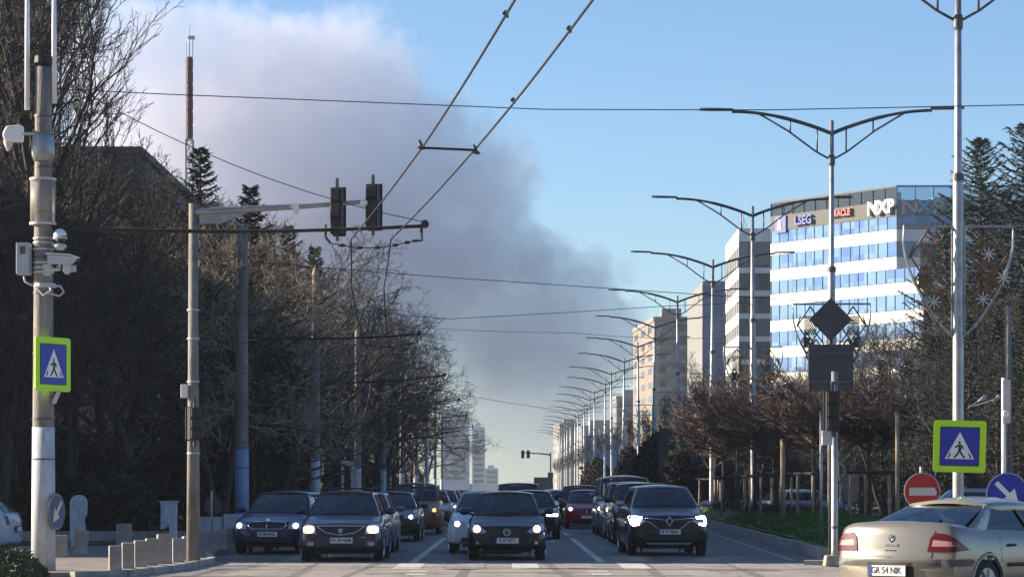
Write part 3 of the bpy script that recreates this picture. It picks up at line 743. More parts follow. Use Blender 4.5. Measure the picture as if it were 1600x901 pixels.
# warm coloured board and blue kiosk
t = thing('notice_board', 'small sunlit ochre notice board with a pale frame behind the median', 'notice board', (X(1330, 115), 115, .1))
b = MB(); b.box((0, 0, Z(764, 115) - .1), (.55, .08, 1.0)); b.build('panel', 'stake', t)
b = MB(); b.box((-.05, .06, Z(762, 115) - .1), (.8, .06, 1.25)); b.build('frame', 'concrete', t)
b = MB(); b.tube([(-.3, 0, 0), (-.3, 0, 1.2)], .05); b.tube([(.3, 0, 0), (.3, 0, 1.2)], .05); b.build('leg', 'darksteel', t)
def thin_post(px, py_top, d, m, label, r=.04, name='thin_post', z0=.2):
    t = thing(name, label, 'post', (X(px, d), d, z0))
    b = MB(); b.tube([(0, 0, 0), (0, 0, Z(py_top, d) - z0)], r, 10); b.build('shaft', m, t, True)
    b = MB(); b.lathe([(r * 1.1, 0), (r * 1.1, .06), (r * .5, .09)], c=(0, 0, Z(py_top, d) - z0), sides=10); b.build('cap', 'darksteel', t)
    return t
thin_post(1283, 648, 60, 'steel', 'thin silver post between the rusty tree and the black signal head', .035)
thin_post(1223, 690, 80, 'stake', 'pinkish wooden post right of the third silver lamp post', .075)
thin_post(1402, 648, 66, 'stake', 'slender grey-brown post left of the no entry sign', .05)
thin_post(668, 684, 190, 'white', 'thin white post rising over the brown van', .09)
thin_post(616, 640, 170, 'darksteel', 'thin dark post left of the white post over the brown van', .06)
for px_, d_, lab in ((232, 120, 'left of two grey lamp posts among the dark left trees'), (250, 126, 'right of two grey lamp posts among the dark left trees')):
    t = thing('park_lamp', lab, 'lamp post', (X(px_, d_), d_, .1))
    b = MB(); b.tube([(0, 0, 0), (0, 0, Z(540 if px_ < 240 else 590, d_) - .5)], [.11, .08], 10); b.build('post', 'boxgrey', t, True)
    b = MB(); b.lathe([(.05, 0), (.2, .1), (.22, .35), (.1, .5), (.02, .55)], c=(0, 0, Z(540 if px_ < 240 else 590, d_) - .5), sides=12); b.build('lantern', 'darksteel', t)
# ================================================================== CONCRETE POLES, BRACKETS, WIRES
def bracket_arm(parent_xyz, tip, label, rise=.0, insul=True, name='bracket_arm'):
    """a rusty trolley wire bracket from the pole at parent_xyz to tip; a thing of its own"""
    x0, d0, z0 = parent_xyz; x1, z1 = tip
    t = thing(name, label, 'bracket arm', (x0, d0, z0), 0, 'trolley wire brackets on the left poles')
    L = x1 - x0; h = z1 - z0; pts = []
    for i in range(13):
        q = i / 12; pts.append((L * q, 0, h * q - .10 * math.sin(math.pi * q * .9)))
    b = MB(); b.tube(pts, [.036] * 7 + [.030] * 6, 8); b.build('tube', 'rust' if insul else 'darksteel', t, True)
    b = MB(); b.lathe([(.07, -.05), (.07, .05)], c=(L, 0, h), axis='y', sides=10)
    if insul:
        xa, xb = L - 1.7, L - .06
        za, zb = -.1 + h * .9, h
        b.tube([(xa, 0, za + .1), (xa, 0, za - .12), (xa + .08, 0, za - .22)], .025, 6); b.tube([(xb, 0, zb), (xb, 0, zb - .28), (xb - .15, 0, zb - .29)], .03, 6)
        b.build('hanger', 'black', t)
        b = MB(); n = 15; pp = []
        for i in range(n):
            q = i / (n - 1); pp.append((xa + .08 + (xb - .23 - xa) * q, 0, za - .22 + (zb - .29 - za + .22) * q - .10 * math.sin(math.pi * q)))
        b.tube(pp, .010, 5)
        for i in (2, 5, 8, 11, 13): b.ell((pp[i][0], pp[i][1], pp[i][2]), (.065, .03, .03), 8, 6)
        b.build('insulator_chain', 'black', t)
    else: b.build('hanger', 'black', t)
    return t
def conc_pole(px, py_top, d, r0, r1, label, paint_top=None, pm='pole_paint', dX=None, cone=False, z0=.1, group=None):
    x = X(px, d) if dX is None else dX
    t = thing('concrete_pole', label, 'pole', (x, d, z0), 0, group)
    H = Z(py_top, d) - z0
    zs = [i / 10 for i in range(11)]
    b = MB(); b.tube([(0, 0, H * q) for q in zs], [r0 + (r1 - r0) * q for q in zs], 20); b.build('shaft', 'pole_concrete', t, True)
    if paint_top:
        b = MB(); hp = paint_top
        b.tube([(0, 0, 0), (0, 0, hp)], [r0 + .006, r0 + (r1 - r0) * hp / H + .006], 20); b.build('painted_base', pm, t, True)
    if cone:
        b = MB(); b.lathe([(r1, H), (r1 * 1.15, H + .05), (r1 * .9, H + .2), (.03, H + .45)], sides=14); b.build('cap', 'stake', t)
    b = MB()
    for q in (.22, .3, .43, .55, .62, .71, .80, .9): b.lathe([(r0 + (r1 - r0) * q + .012, H * q), (r0 + (r1 - r0) * q + .012, H * q + .025)], sides=20)
    b.build('strap', 'darksteel', t)
    return t
# near left pole
D0 = 46.0; x0 = X(66, D0)
np_ = conc_pole(68, 105, D0, .205, .135, 'nearest concrete pole at far left, white painted base, hung with cameras', 2.45, 'pole_paint', dX=x0 + .02)
b = MB(); b.lathe([(.10, Z(105, D0) - .1), (.17, Z(103, D0) - .06), (.16, Z(98, D0)), (.05, Z(97, D0))], sides=16); b.build('top_cap', 'black', np_)
def rel(px, py, d=D0, dy=0): return (X(px, d) - np_.location.x, dy, Z(py, d) - np_.location.z)
b = MB(); c = rel(68, 232); b.lathe([(.17, c[2] - .22), (.20, c[2] - .1), (.18, c[2] + .2), (.145, c[2] + .25)], sides=20); b.build('steel_sleeve', 'steel', np_, True)
# things fixed to the pole but separate things
def on_pole(name, label, cat, px, py, dy=-.0, rz=0, d=D0): return thing(name, label, cat, (X(px, d), d + dy, Z(py, d)), rz)
t = on_pole('wrapped_banner', 'translucent plastic sleeve wrapped round the nearest pole below its steel collar', 'sleeve', 67, 315, 0)
b = MB(); b.lathe([(.215, -.38), (.215, .38)], sides=24); b.build('sheet', 'plastic', t, True)
b = MB(); b.lathe([(.23, .36), (.23, .40)], sides=24); b.lathe([(.23, -.40), (.23, -.36)], sides=24)
b.build('hoop', 'whitegrey', t)
t = on_pole('equipment_box', 'grey equipment box strapped to the left side of the nearest pole', 'equipment box', 38, 405, -.05)
b = MB(); b.box((0, 0, 0), (.22, .26, .54)); b.build('casing', 'boxgrey', t, bevel=.012)
b = MB(); b.box((0, -.135, .14), (.10, .02, .13)); b.build('hatch', 'darksteel', t, bevel=.01)
b = MB(); b.tube([(.0, 0, -.27), (.02, 0, -.38), (.12, 0, -.44), (.3, 0, -.42)], .02, 8); b.build('cable', 'whitegrey', t, True)
for k, py in enumerate((352, 372, 384, 400, 412, 424)):
    pass
b = MB()
for py in (374, 381, 391, 412, 420, 427):
    c = rel(68, py); b.lathe([(.178, c[2]), (.178, c[2] + .03)], sides=20)
b.build('strap', 'whitegrey', np_)
t = on_pole('dome_camera', 'white dome camera on a bracket right of the nearest pole', 'camera', 96, 372, -.15)
b = MB(); b.ell((0, 0, .03), (.115, .115, .12)); b.build('housing', 'white', t, True)
b = MB(); b.ell((.03, -.02, -.02), (.09, .09, .09)); b.build('dome', 'blackgloss', t, True)
b = MB(); b.lathe([(.125, -.03), (.125, 0)], sides=18); b.tube([(0, 0, -.03), (-.02, .03, -.12), (-.2, .12, -.12)], .025, 8); b.lathe([(.06, -.22), (.11, -.17), (.11, -.13), (.05, -.10)], c=(0, 0, 0), sides=14); b.build('mount', 'whitegrey', t)
t = on_pole('bullet_camera', 'long pale bullet camera pointing right from the nearest pole', 'camera', 101, 407, -.2)
b = MB(); b.prism([(-.25, -.07), (.14, -.09), (.22, -.02), (.25, .03), (.1, .06), (-.25, .085)], 'y', -.07, .07); b.build('housing', 'whitegrey', t, bevel=.012)
b = MB(); b.prism([(-.28, .09), (.12, .07), (.27, .02), (.29, .035), (.13, .09), (-.28, .11)], 'y', -.085, .085); b.build('sun_shield', 'white', t)
b = MB(); b.tube([(-.05, 0, -.08), (-.05, 0, -.17), (-.3, .1, -.17)], .025, 8); b.box((-.28, .1, -.17), (.12, .12, .2)); b.build('mount', 'whitegrey', t)
t = on_pole('small_camera', 'small pale camera hanging below the long bullet camera', 'camera', 108, 421, -.2)
b = MB(); b.lathe([(.035, .11), (.075, .07), (.085, -.04), (.03, -.1)], sides=12); b.box((.1, 0, .0), (.1, .08, .11)); b.build('housing', 'whitegrey', t, True)
b = MB(); b.tube([(0, 0, .08), (-.05, 0, .12), (-.2, .1, .03)], .015, 6); b.build('mount', 'whitegrey', t)
t = on_pole('clamp_bracket', 'white clamp bracket with loops round the nearest pole under the cameras', 'bracket', 70, 448, 0)
b = MB(); b.lathe([(.175, -.02), (.20, 0), (.19, .05), (.17, .06)], sides=20)
b.tube([(.1, -.17, 0), (.15, -.25, -.08), (.02, -.26, -.16), (-.06, -.22, -.08)], .02, 7); b.tube([(.1, -.17, 0), (.3, -.2, 0), (.36, -.2, -.1), (.28, -.18, -.17), (.1, -.18, -.12)], .018, 7); b.build('clamp', 'whitegrey', t)
t = on_pole('sector_antenna', 'cream rounded antenna box left of the nearest pole top', 'antenna', 22, 210, -.1)
b = MB(); b.prism([(-.17, -.02), (-.1, .12), (.17, .14), (.17, -.14), (-.12, -.15)], 'y', -.12, .12); b.build('housing', 'white', t, bevel=.03)
b = MB(); b.lathe([(.02, -.3), (.07, -.2), (.09, -.12)], c=(-.08, 0, 0), sides=10); b.tube([(.15, 0, 0), (.4, .05, 0)], .025); b.build('mount', 'whitegrey', t)
for px_, ytop, ybot, lab in ((43, -40, 172, 'left of two thin white masts clamped to the nearest pole top'), (85, -40, 162, 'right of two thin white masts clamped to the nearest pole top')):
    t = on_pole('antenna_mast', lab, 'antenna mast', px_, ybot, -.02)
    b = MB(); b.tube([(0, 0, 0), (0, 0, Z(ytop, D0) - Z(ybot, D0))], [.048, .036], 12); b.build('tube', 'white', t, True)
    b = MB(); s_ = 1 if px_ < 60 else -1
    for zz_ in (.1, .45): b.box((s_ * .13, .02, zz_), (.26, .04, .05))
    b.build('clamp', 'darksteel', t)
t = on_pole('small_floodlight', 'small grey floodlight under the sideways crosswalk sign', 'floodlight', 89, 620, -.15)
b = MB(); b.prism([(-.05, -.1), (.0, -.12), (.09, .1), (.03, .1)], 'y', -.06, .06); b.build('housing', 'whitegrey', t)
b = MB(); b.tube([(0, 0, 0), (-.2, .1, .02)], .015); b.build('mount', 'darksteel', t)

bracket_arm((x0 + .12, D0, Z(355, D0)), (X(664, D0), Z(350, D0)), 'rusty bracket arm from the nearest pole under the overhead signal heads')
# the trolley pole row
poles = [(378, 352, 79, .205, .165, 2.55, 'pole_paint_blue', 'concrete pole with a tall light blue painted base right of the signal pole'),
         (493, 432, 108, .20, .14, 2.6, 'pole_paint', 'concrete pole with a pointed cap behind the dark blue estate car')]
for px_, py_, d_, r0_, r1_, hp, pm, lab in poles:
    conc_pole(px_, py_, d_, r0_, r1_, lab, hp, pm, cone=(px_ == 493), group='trolley poles along the left kerb')
TP = [(137, -7.7)]; dd = 166
while dd < 340: TP.append((dd, -7.75)); dd += 29
pr = None
for i, (d_, x_) in enumerate(TP):
    if pr is None:
        pr = conc_pole(0, 763 - 9.0 / d_ * F * .93, d_, .19, .14, 'distant concrete trolley pole in the row before the left trees', 2.5, 'pole_paint', dX=x_, group='distant trolley poles')
    else: dup(pr, (x_, d_, .1), 0, None, None, 'distant trolley poles')
first = bracket_arm((X(378, 79) + .12, 79, Z(527, 79)), (X(655, 79), Z(520, 79)), 'dark bracket arm from the blue based pole, ending over the left lane')
bracket_arm((X(493, 108) + .12, 108, Z(598, 108)), (X(695, 108), Z(585, 108)), 'bracket arm from the pole with the pointed cap')
ba = None
for i, (d_, x_) in enumerate(TP):
    if ba is None: ba = bracket_arm((x_ + .1, d_, 5.75), (-2.55, 6.05), 'thin distant bracket arm in the row over the left lanes')
    else: dup(ba, (x_ + .1, d_, 5.75))

# signal gantry pole
DS = 52.0; xs = X(302, DS)
t = thing('signal_gantry', 'concrete signal pole whose arm carries two black signal heads', 'traffic signal', (xs, DS, .1))
b = MB(); H = Z(318, DS) - .1; b.tube([(0, 0, 0), (0, 0, H * .5), (0, 0, H)], [.135, .105, .085], 16); b.build('pole', 'pole_concrete', t, True)
b = MB(); 
for q in (.3, .42, .5, .62, .7): b.lathe([(.125, H * q), (.12, H * q + .03)], sides=14)
b.build('strap', 'boxgrey', t)
def rs(px, py): return (X(px, DS) - xs, 0, Z(py, DS) - .1)
a0 = rs(305, 331); a1 = rs(480, 322); a2 = rs(572, 315)
b = MB(); b.tube([a0, rs(400, 326), a1, a2], [.075, .065, .05, .04], 10)
b.prism([(rs(312, 332)[0], rs(0, 333)[2]), (rs(312, 0)[0], rs(0, 349)[2]), (rs(345, 0)[0], rs(0, 350)[2]), (rs(395, 0)[0], rs(0, 329)[2])], 'y', -.02, .02); b.build('arm', 'steel', t)
signal_head(t, rs(527, 330), .22, .90, rz=R(-14)); signal_head(t, rs(583, 323), .24, .86, rz=R(-14))
b = MB(); c = rs(463, 325); b.box((c[0], -.05, c[2]), (.12, .12, .16)); b.ell((c[0], -.05, c[2] - .09), (.05, .05, .05)); b.build('sensor', 'white', t)
b = MB(); c = rs(569, 318); b.ell((c[0], -.12, c[2]), (.08, .12, .07)); b.build('sensor', 'white', t, True)
signal_head(t, (rs(306, 660)[0], -.2, rs(306, 662)[2]), .24, .62, rz=R(20))
b = MB(); c = rs(287, 611); b.box((c[0] + .02, -.1, c[2]), (.12, .14, .26)); b.build('control_box', 'white', t, bevel=.01)

# overhead trolley wires
wp = [(1.95, 7), (.06, 23.4), (-1.08, 33.6), (-2.7, 46), (-3.33, 57), (-4.25, 79), (-4.5, 108), (-4.5, 137), (-4.5, 330)]
def wire_path(off, z_, name, label):
    pts = []
    for (xa, da), (xb, db) in zip(wp[:-1], wp[1:]):
        for i in range(6):
            q = i / 6; x = xa + (xb - xa) * q; d_ = da + (db - da) * q
            pts.append((x + off, d_, z_ - (.07 if db > 46 else .03) * math.sin(math.pi * q)))
    pts.append((wp[-1][0] + off, wp[-1][1], z_))
    b = MB(); b.tube(pts, .014, 5); return tag(b.build(name, 'wire', None), label, 'wire', 'overhead trolley wires')
wire_path(0, 5.76, 'trolley_wire', 'left overhead trolley wire leaving the frame at the top')
wire_path(.68, 5.76, 'trolley_wire', 'right overhead trolley wire leaving the frame at the top')
t = thing('wire_spacer', 'black spacer bar clamping the two trolley wires against the smoke', 'wire spacer', (X(660, 33.6), 33.6, Z(231, 33.6)))
Lx = X(745, 33.6) - X(660, 33.6); b = MB(); b.tube([(0, 0, 0), (Lx, 0, -.03)], .016, 8); b.build('bar', 'black', t)
for x_, dz in ((0, 0), (Lx, -.06)):
    b = MB(); b.tube([(x_ - .04, -.25, dz - .03), (x_, .0, dz), (x_ + .03, .3, dz + .03)], [.012, .028, .012], 8); b.tube([(x_ - .01, 0, dz + .02), (x_ - .04, 0, dz + .10)], [.022, .014], 7); b.build('clamp', 'black', t)
for d_, dx_ in ((29.6, .68), (25, .68), (24.2, .0)):
    xx = .06 + (-1.08 - .06) * (d_ - 23.4) / 10.2 + dx_
    b = MB(); b.tube([(xx - .02, d_ - .12, 5.75), (xx, d_, 5.78), (xx + .02, d_ + .12, 5.76)], [.01, .026, .01], 7)
    tag(b.build('wire_clamp', 'black', None), {29.6: 'small black clamp on the right trolley wire above the spacer', 25: 'black clamp where the right trolley wire leaves the frame', 24.2: 'tiny clamp high on the left trolley wire'}[d_], 'clamp')
def span(pts, label, r=.012, sag=.0, name='span_wire'):
    pts = [Vector(p) for p in pts]; out = []
    for a_, c_ in zip(pts[:-1], pts[1:]):
        for i in range(10):
            q = i / 10; p = a_.lerp(c_, q); p.z -= sag * 4 * q * (1 - q); out.append(p)
    out.append(pts[-1]); b = MB(); b.tube(out, r, 5)
    return tag(b.build(name, 'wire', None), label, 'wire')
span([P(68, 138, 46), P(250, 147, 46), P(850, 171, 46.2), P(1200, 172, 46.2), P(1600, 164, 46.2), P(2100, 140, 46.2)], 'long thin span wire crossing the whole sky', .009)
t = thing('concrete_pole', 'concrete pole beyond the right edge that holds the long span wire', 'pole', (X(2100, 46.2), 46.2, 0)); b = MB(); b.tube([(0, 0, 0), (0, 0, 8.6)], [.2, .14], 14); b.build('shaft', 'pole_concrete', t, True)
span([P(72, 110, 46), P(660, 346, 46)], 'sagging stay wire from the nearest pole top to the rusty bracket tip', .008, .33)
span([P(378, 408, 79), P(680, 432, 79), P(1095, 460, 78.6), P(1297, 472, 78.3)], 'span wire from the blue based pole to a lamp post', .011)
span([P(493, 478, 108), P(700, 498, 106), P(1040, 478, 102), P(1192, 470, 101.9)], 'lower span wire from the capped pole to a lamp post', .013, .02)
span([P(559, 505, 137), P(900, 520, 130), P(1117, 528, 125.5)], 'faint span wire below the smoke plume centre', .012, .1)
span([P(640, 600, 195), P(870, 640, 196), P(997, 632, 196.3)], 'farthest faint span wire low over the avenue', .016, .1)
span([P(1290, 575, 53.2), P(1298, 575, 53.2)], 'short tie wire behind the dark sign panel', .01)

# ================================================================== PAVEMENT FURNITURE, LEFT
def slab(px, d, w=.30, h=.50, dep=.24, lab='', rz=0, grp=None):
    o = MB(); o.box((0, 0, h / 2), (w, dep, h)); b_ = o.build('concrete_bollard', 'concrete', None, bevel=.015)
    b_.location = (X(px, d), d, .1); b_.rotation_euler = (R(rnd.uniform(-1, 1)), 0, rz + R(rnd.uniform(-3, 3))); return tag(b_, lab, 'bollard', grp)
GB = 'square concrete bollards along the junction kerb'
ords = ['leftmost and nearest', 'second from the left', 'third from the left', 'fourth from the left', 'fifth from the left, tallest', 'sixth from the left', 'rightmost']
for k, (px_, d_, h_) in enumerate(((180, 46.4, .42), (200, 47.4, .45), (219, 48.4, .47), (237, 49.4, .49), (257, 50.4, .55), (278, 51.5, .45), (294, 52.6, .47))):
    slab(px_, d_, .215 if k != 4 else .27, h_, .24, ords[k] + ' square concrete bollard of the front row by the kerb', R(14), GB)
for k, (px_, d_, h_) in enumerate(((318, 59.6, .46), (332, 60.6, .46), (346, 61.6, .48), (360, 62.6, .48))):
    slab(px_, d_, .22, h_, .22, ['first', 'second', 'third', 'fourth'][k] + ' square bollard from the left in the shaded row beside the blue sedan', R(10), 'shaded bollards beside the blue sedan')
slab(194, 60, .33, .62, .3, 'single shaded square block behind the front bollard row', R(5))
slab(127, 57, .28, .52, .28, 'dark square block below the round topped stone totem', R(5))
slab(95, 55, .28, .45, .28, 'low grey block just right of the nearest pole foot', R(5))
t = thing('stone_totem', 'pale blue-grey round topped stone totem behind the blocks', 'totem', (X(123, 66), 66, .1))
pts = []; hw = .20
for i in range(13): a = math.pi * i / 12; pts.append((hw * math.cos(a), 1.05 + hw * math.sin(a)))
pts += [(-hw, .0), (hw * .8, 0), (hw * .8, .45), (hw * .65, .65), (hw * .95, .75)]
b = MB(); b.prism(pts, 'y', -.12, .12); b.build('slab', 'pole_paint', t, bevel=.02)
b = MB(); b.lathe([(.13, -.14), (.15, -.125)], c=(0, 0, 1.03), axis='y', sides=16); b.build('medallion', 'boxgrey', t)
t = thing('utility_cabinet', 'pale blue painted cabinet with a cut out corner near the signal pole', 'cabinet', (X(264, 70), 70, .1))
b = MB(); b.prism([(-.2, .35), (-.2, 1.05), (.2, 1.05), (.2, 0), (.02, 0), (.02, .45), (-.12, .35)], 'y', -.15, .15); b.build('shell', 'pole_paint', t, bevel=.01)
b = MB(); b.box((.0, .02, 1.07), (.46, .36, .04)); b.build('lid', 'boxgrey', t)
t = thing('low_wall', 'low pale wall behind the round sign seen from its back', 'wall', (X(320, 76), 76, .1))
b = MB(); b.box((0, 0, .3), (1.0, .2, .62)); b.build('face', 'pole_paint', t, bevel=.01)
b = MB(); b.box((.78, .1, .33), (.5, .3, .72)); b.build('pier', 'boxgrey', t, bevel=.01)
t = thing('low_wall', 'long low dark retaining kerb wall across the shaded square at far left', 'wall', (-11.5, 71, .1))
b = MB(); b.box((0, 0, .12), (6.6, .3, .32)); b.build('face', 'concrete', t, bevel=.02)
t = thing('round_sign', 'round sign seen from behind on a thin pole left of the blue sedan', 'road sign', (X(331, 64), 64, .1))
b = MB(); b.tube([(0, 0, 0), (0, 0, Z(766, 64) - .1)], .028, 8); b.build('post', 'steel', t)
b = MB(); b.lathe([(.21, .03), (.21, .05)], c=(.02, 0, Z(790, 64) - .1), axis='y', sides=28); b.build('disc', 'signback', t)
# bus stop kiosk
t = thing('bus_shelter', 'white framed bus shelter with a blue panel behind the dark blue estate car', 'bus shelter', (X(528, 128), 128, .1))
b = MB()
for xx in (.22, .68): b.box((xx, 0, 1.35), (.13, .13, 2.7))
b.box((.45, 0, 2.62), (.6, .16, .25)); b.box((-.45, .3, 2.72), (1.4, 1.0, .08)); b.box((-1.1, .3, 1.35), (.08, .08, 2.7)); b.build('frame', 'pole_paint', t)
b = MB(); b.box((-.5, .3, .95), (1.1, .06, 1.1)); b.build('blue_panel', 'signblue', t)
# bushes at lower left
def leafy(mb_, c, r, n, size, rg, flat=.3):
    for i in range(n):
        while True:
            v = Vector((rg.uniform(-1, 1), rg.uniform(-1, 1), rg.uniform(-1, 1)))
            if v.length < 1: break
        v = v * (v.length ** -.4 if v.length > .05 else 1)
        p = Vector((c[0] + v.x * r[0], c[1] + v.y * r[1], c[2] + v.z * r[2]))
        a = Vector((rg.uniform(-1, 1), rg.uniform(-1, 1), rg.uniform(-flat, 1))).normalized() * size * rg.uniform(.6, 1.4)
        b_ = a.orthogonal().normalized() * size * rg.uniform(.15, .35)
        mb_.add([p - b_, p + b_, p + a], [(0, 1, 2)])
rg = random.Random(11)
M['juniper'] = mat('juniper', (.055, .075, .035), .9, var=.6, vscale=6)
for px_, d_, rr_, lab in ((20, 41.5, (.42, .4, .34), 'dark green juniper shrub in the lower left corner'), (52, 42.8, (.25, .25, .16), 'small yellow-green juniper clump against the nearest pole')):
    t = thing('juniper_shrub', lab, 'shrub', (X(px_, d_), d_, .0))
    b = MB(); leafy(b, (0, 0, rr_[2] * .75), rr_, 1500, .085, rg); b.build('foliage', 'juniper', t, fix=False)
    b = MB()
    for k in range(6): a_ = k * 1.05; b.tube([(0, 0, 0), (math.cos(a_) * rr_[0] * .6, math.sin(a_) * rr_[1] * .6, rr_[2])], [.02, .008], 5)
    b.build('stem', 'bark', t)
# ================================================================== CARS
paint('p_black', (.010, .011, .014)); paint('p_navy', (.012, .020, .050)); paint('p_blue', (.007, .020, .085)); paint('p_white', (.50, .52, .55), 0)
paint('p_silver', (.245, .222, .188), .5, .24); paint('p_grey', (.16, .17, .18), .5); paint('p_maroon', (.26, .085, .045), .2); paint('p_brown', (.045, .02, .02)); paint('p_red', (.38, .012, .02), .1)
paint('p_lightblue', (.25, .35, .46), .3); paint('p_vansilver', (.30, .31, .32), .4)
def crom(p0, p1, p2, p3, t):
    return tuple(.5 * ((2 * b) + (-a + c) * t + (2 * a - 5 * b + 4 * c - d) * t * t + (-a + 3 * b - 3 * c + d) * t ** 3) for a, b, c, d in zip(p0, p1, p2, p3))
def monotone(st, step=.06):
    out = []; n = len(st)
    for i in range(n - 1):
        p0, p1, p2, p3 = st[max(i - 1, 0)], st[i], st[i + 1], st[min(i + 2, n - 1)]
        k = max(2, int((p2[0] - p1[0]) / step) + 1)
        for j in range(k):
            t = j / k; y = p1[0] + (p2[0] - p1[0]) * t
            # limited slopes: cosine-linear mix keeps it free of overshoot
            s = t * t * (3 - 2 * t) * .35 + t * .65
            out.append((y,) + tuple(a + (b - a) * s for a, b in zip(p1[1:], p2[1:])))
    out.append(st[-1]); return out
SEC = [(0, 0, 0), (.45, 0, 0), (.80, 0, 0), (.93, .02, 0), (.975, .10, 0), (.99, .22, 0), (1.0, .38, 0), (1.0, .52, 0), (.995, .64, 0), (.985, .74, 0), (.968, .83, 0), (.94, .91, 0), (.90, .96, 0), (.84, .985, .1), (.72, 1, .35), (.55, 1, .62), (.36, 1, .82), (.18, 1, .95), (0, 1, 1)]
class CarShape: pass
def car_body(sp):
    W2 = sp['W'] / 2; st = monotone(sp['st']); crown = sp.get('crown', .035); vs = []; fs = []
    row = 2 * len(SEC) - 2
    for (y, w, zl, zt) in st:
        pts = []
        for (a, h, cr_) in SEC: pts.append((a * w * W2, zl + (zt - zl) * h + crown * cr_))
        ring = pts + [(-x, z) for x, z in reversed(pts[1:-1])]
        for x, z in ring:
            bow = sp.get('bow', .11) * (x / W2) ** 2 * max(0, 1 - y / .5) + (-sp.get('bowr', .09) * (x / W2) ** 2 * max(0, 1 - (sp['L'] - y) / .4))
            vs.append((x, y + bow, z))
    n = len(st); ax = sp['axles']; Rw = sp['Rw']
    y0, y1 = sp['deck']
    for i in range(n - 1):
        for k in range(row):
            k2 = (k + 1) % row
            f = (i * row + k, i * row + k2, (i + 1) * row + k2, (i + 1) * row + k)
            cx = sum(vs[q][0] for q in f) / 4; cy = sum(vs[q][1] for q in f) / 4; cz = sum(vs[q][2] for q in f) / 4
            if y0 < cy < y1 and cz > sp['zb'] - .09 and abs(cx) < W2 * .85: continue
            if abs(cx) > W2 * .7 and any(math.hypot(cy - a, cz - Rw) < Rw + .045 for a in ax): continue
            fs.append(f)
    c0 = len(vs); vs.append((0, st[0][0] - .004, (st[0][2] + st[0][3]) / 2)); c1 = len(vs); vs.append((0, st[-1][0] + .004, (st[-1][2] + st[-1][3]) / 2))
    for k in range(row):
        k2 = (k + 1) % row; fs.append((k2, k, c0)); fs.append(((n - 1) * row + k, (n - 1) * row + k2, c1))
    return vs, fs
def proj_patch(sh, poly, m, name, parent, axis='front', off=.008, cuts=4, smooth=True, mirror=False, sgn=None):
    """a patch whose outline is given in the view plane, laid onto the body surface, with a thin folded rim"""
    out = []
    for s in ((1, -1) if mirror else ((sgn,) if sgn else (1,))):
        bm = bmesh.new(); vv = [bm.verts.new((u * s if (axis != 'side' and not sgn) else u, w, 0)) for u, w in poly]
        f = bm.faces.new(vv); bmesh.ops.triangulate(bm, faces=[f])
        bmesh.ops.subdivide_edges(bm, edges=bm.edges, cuts=cuts, use_grid_fill=True)
        bm.verts.ensure_lookup_table()
        for v in bm.verts:
            u, w = v.co.x, v.co.y
            if axis == 'front': o, dr = Vector((u, -3, w)), Vector((0, 1, 0))
            elif axis == 'corner':
                dr = Vector((-s * .66, -.75, 0)); e_ = Vector((s * .75, -.66, 0)); u = v.co.x * s; o = Vector((s * .80, sh.L - .14, w)) + e_ * u - dr * 2
            elif axis == 'rear': o, dr = Vector((u, sh.L + 3, w)), Vector((0, -1, 0))
            else: o, dr = Vector((3 * s, u, w)), Vector((-s, 0, 0))
            h = sh.bvh.ray_cast(o, dr)[0]; tries = 0
            while h is None and tries < 12:
                tries += 1
                if axis == 'corner': h = sh.bvh.ray_cast(o - Vector((0, 0, .015 * tries)), dr)[0]
                elif axis == 'side': h = sh.bvh.ray_cast(Vector((3 * s, u, w - .02 * tries)), dr)[0]
                else: h = sh.bvh.ray_cast(Vector((u * (1 - .02 * tries), o.y, w)), dr)[0]
            if h is None: h = sh.bvh.find_nearest(Vector((u, 0 if axis == 'front' else sh.L, w)))[0]
            if axis == 'corner': v.co = Vector((h.x, h.y, w)) - dr * off
            elif axis == 'side': v.co = Vector((h.x + off * s, u, w))
            else: v.co = Vector((u, h.y - dr.y * off, w))
        # rim
        be = [e for e in bm.edges if len(e.link_faces) == 1]
        r = bmesh.ops.extrude_edge_only(bm, edges=be)
        for g in r['geom']:
            if isinstance(g, bmesh.types.BMVert):
                g.co = g.co + {'front': Vector((0, 1, 0)), 'rear': Vector((0, -1, 0)), 'side': Vector((-s, 0, 0)), 'corner': Vector((-s * .66, -.75, 0))}[axis] * (off + .012)
        bmesh.ops.recalc_face_normals(bm, faces=bm.faces)
        me = bpy.data.meshes.new(name); bm.to_mesh(me); bm.free()
        if smooth:
            me.polygons.foreach_set('use_smooth', [True] * len(me.polygons))
            try: me.set_sharp_from_angle(angle=R(40))
            except Exception: pass
        me.materials.append(M[m]); o = bpy.data.objects.new(name, me); C.objects.link(o); o.parent = parent; out.append(o)
    return out if mirror else out[0]
def rrect(cx, cz, w, h, r=.02, n=3):
    pts = []
    for ex, ez, a0 in ((w / 2 - r, h / 2 - r, 0), (-w / 2 + r, h / 2 - r, 90), (-w / 2 + r, -h / 2 + r, 180), (w / 2 - r, -h / 2 + r, 270)):
        for i in range(n + 1):
            a = R(a0 + 90 * i / n); pts.append((cx + ex + r * math.cos(a), cz + ez + r * math.sin(a)))
    return pts
def circ(cx, cz, r, n=16, kx=1): return [(cx + kx * r * math.cos(2 * math.pi * i / n), cz + r * math.sin(2 * math.pi * i / n)) for i in range(n)]
def bil(a, b, c, d, u, v): return a.lerp(b, u).lerp(d.lerp(c, u), v)
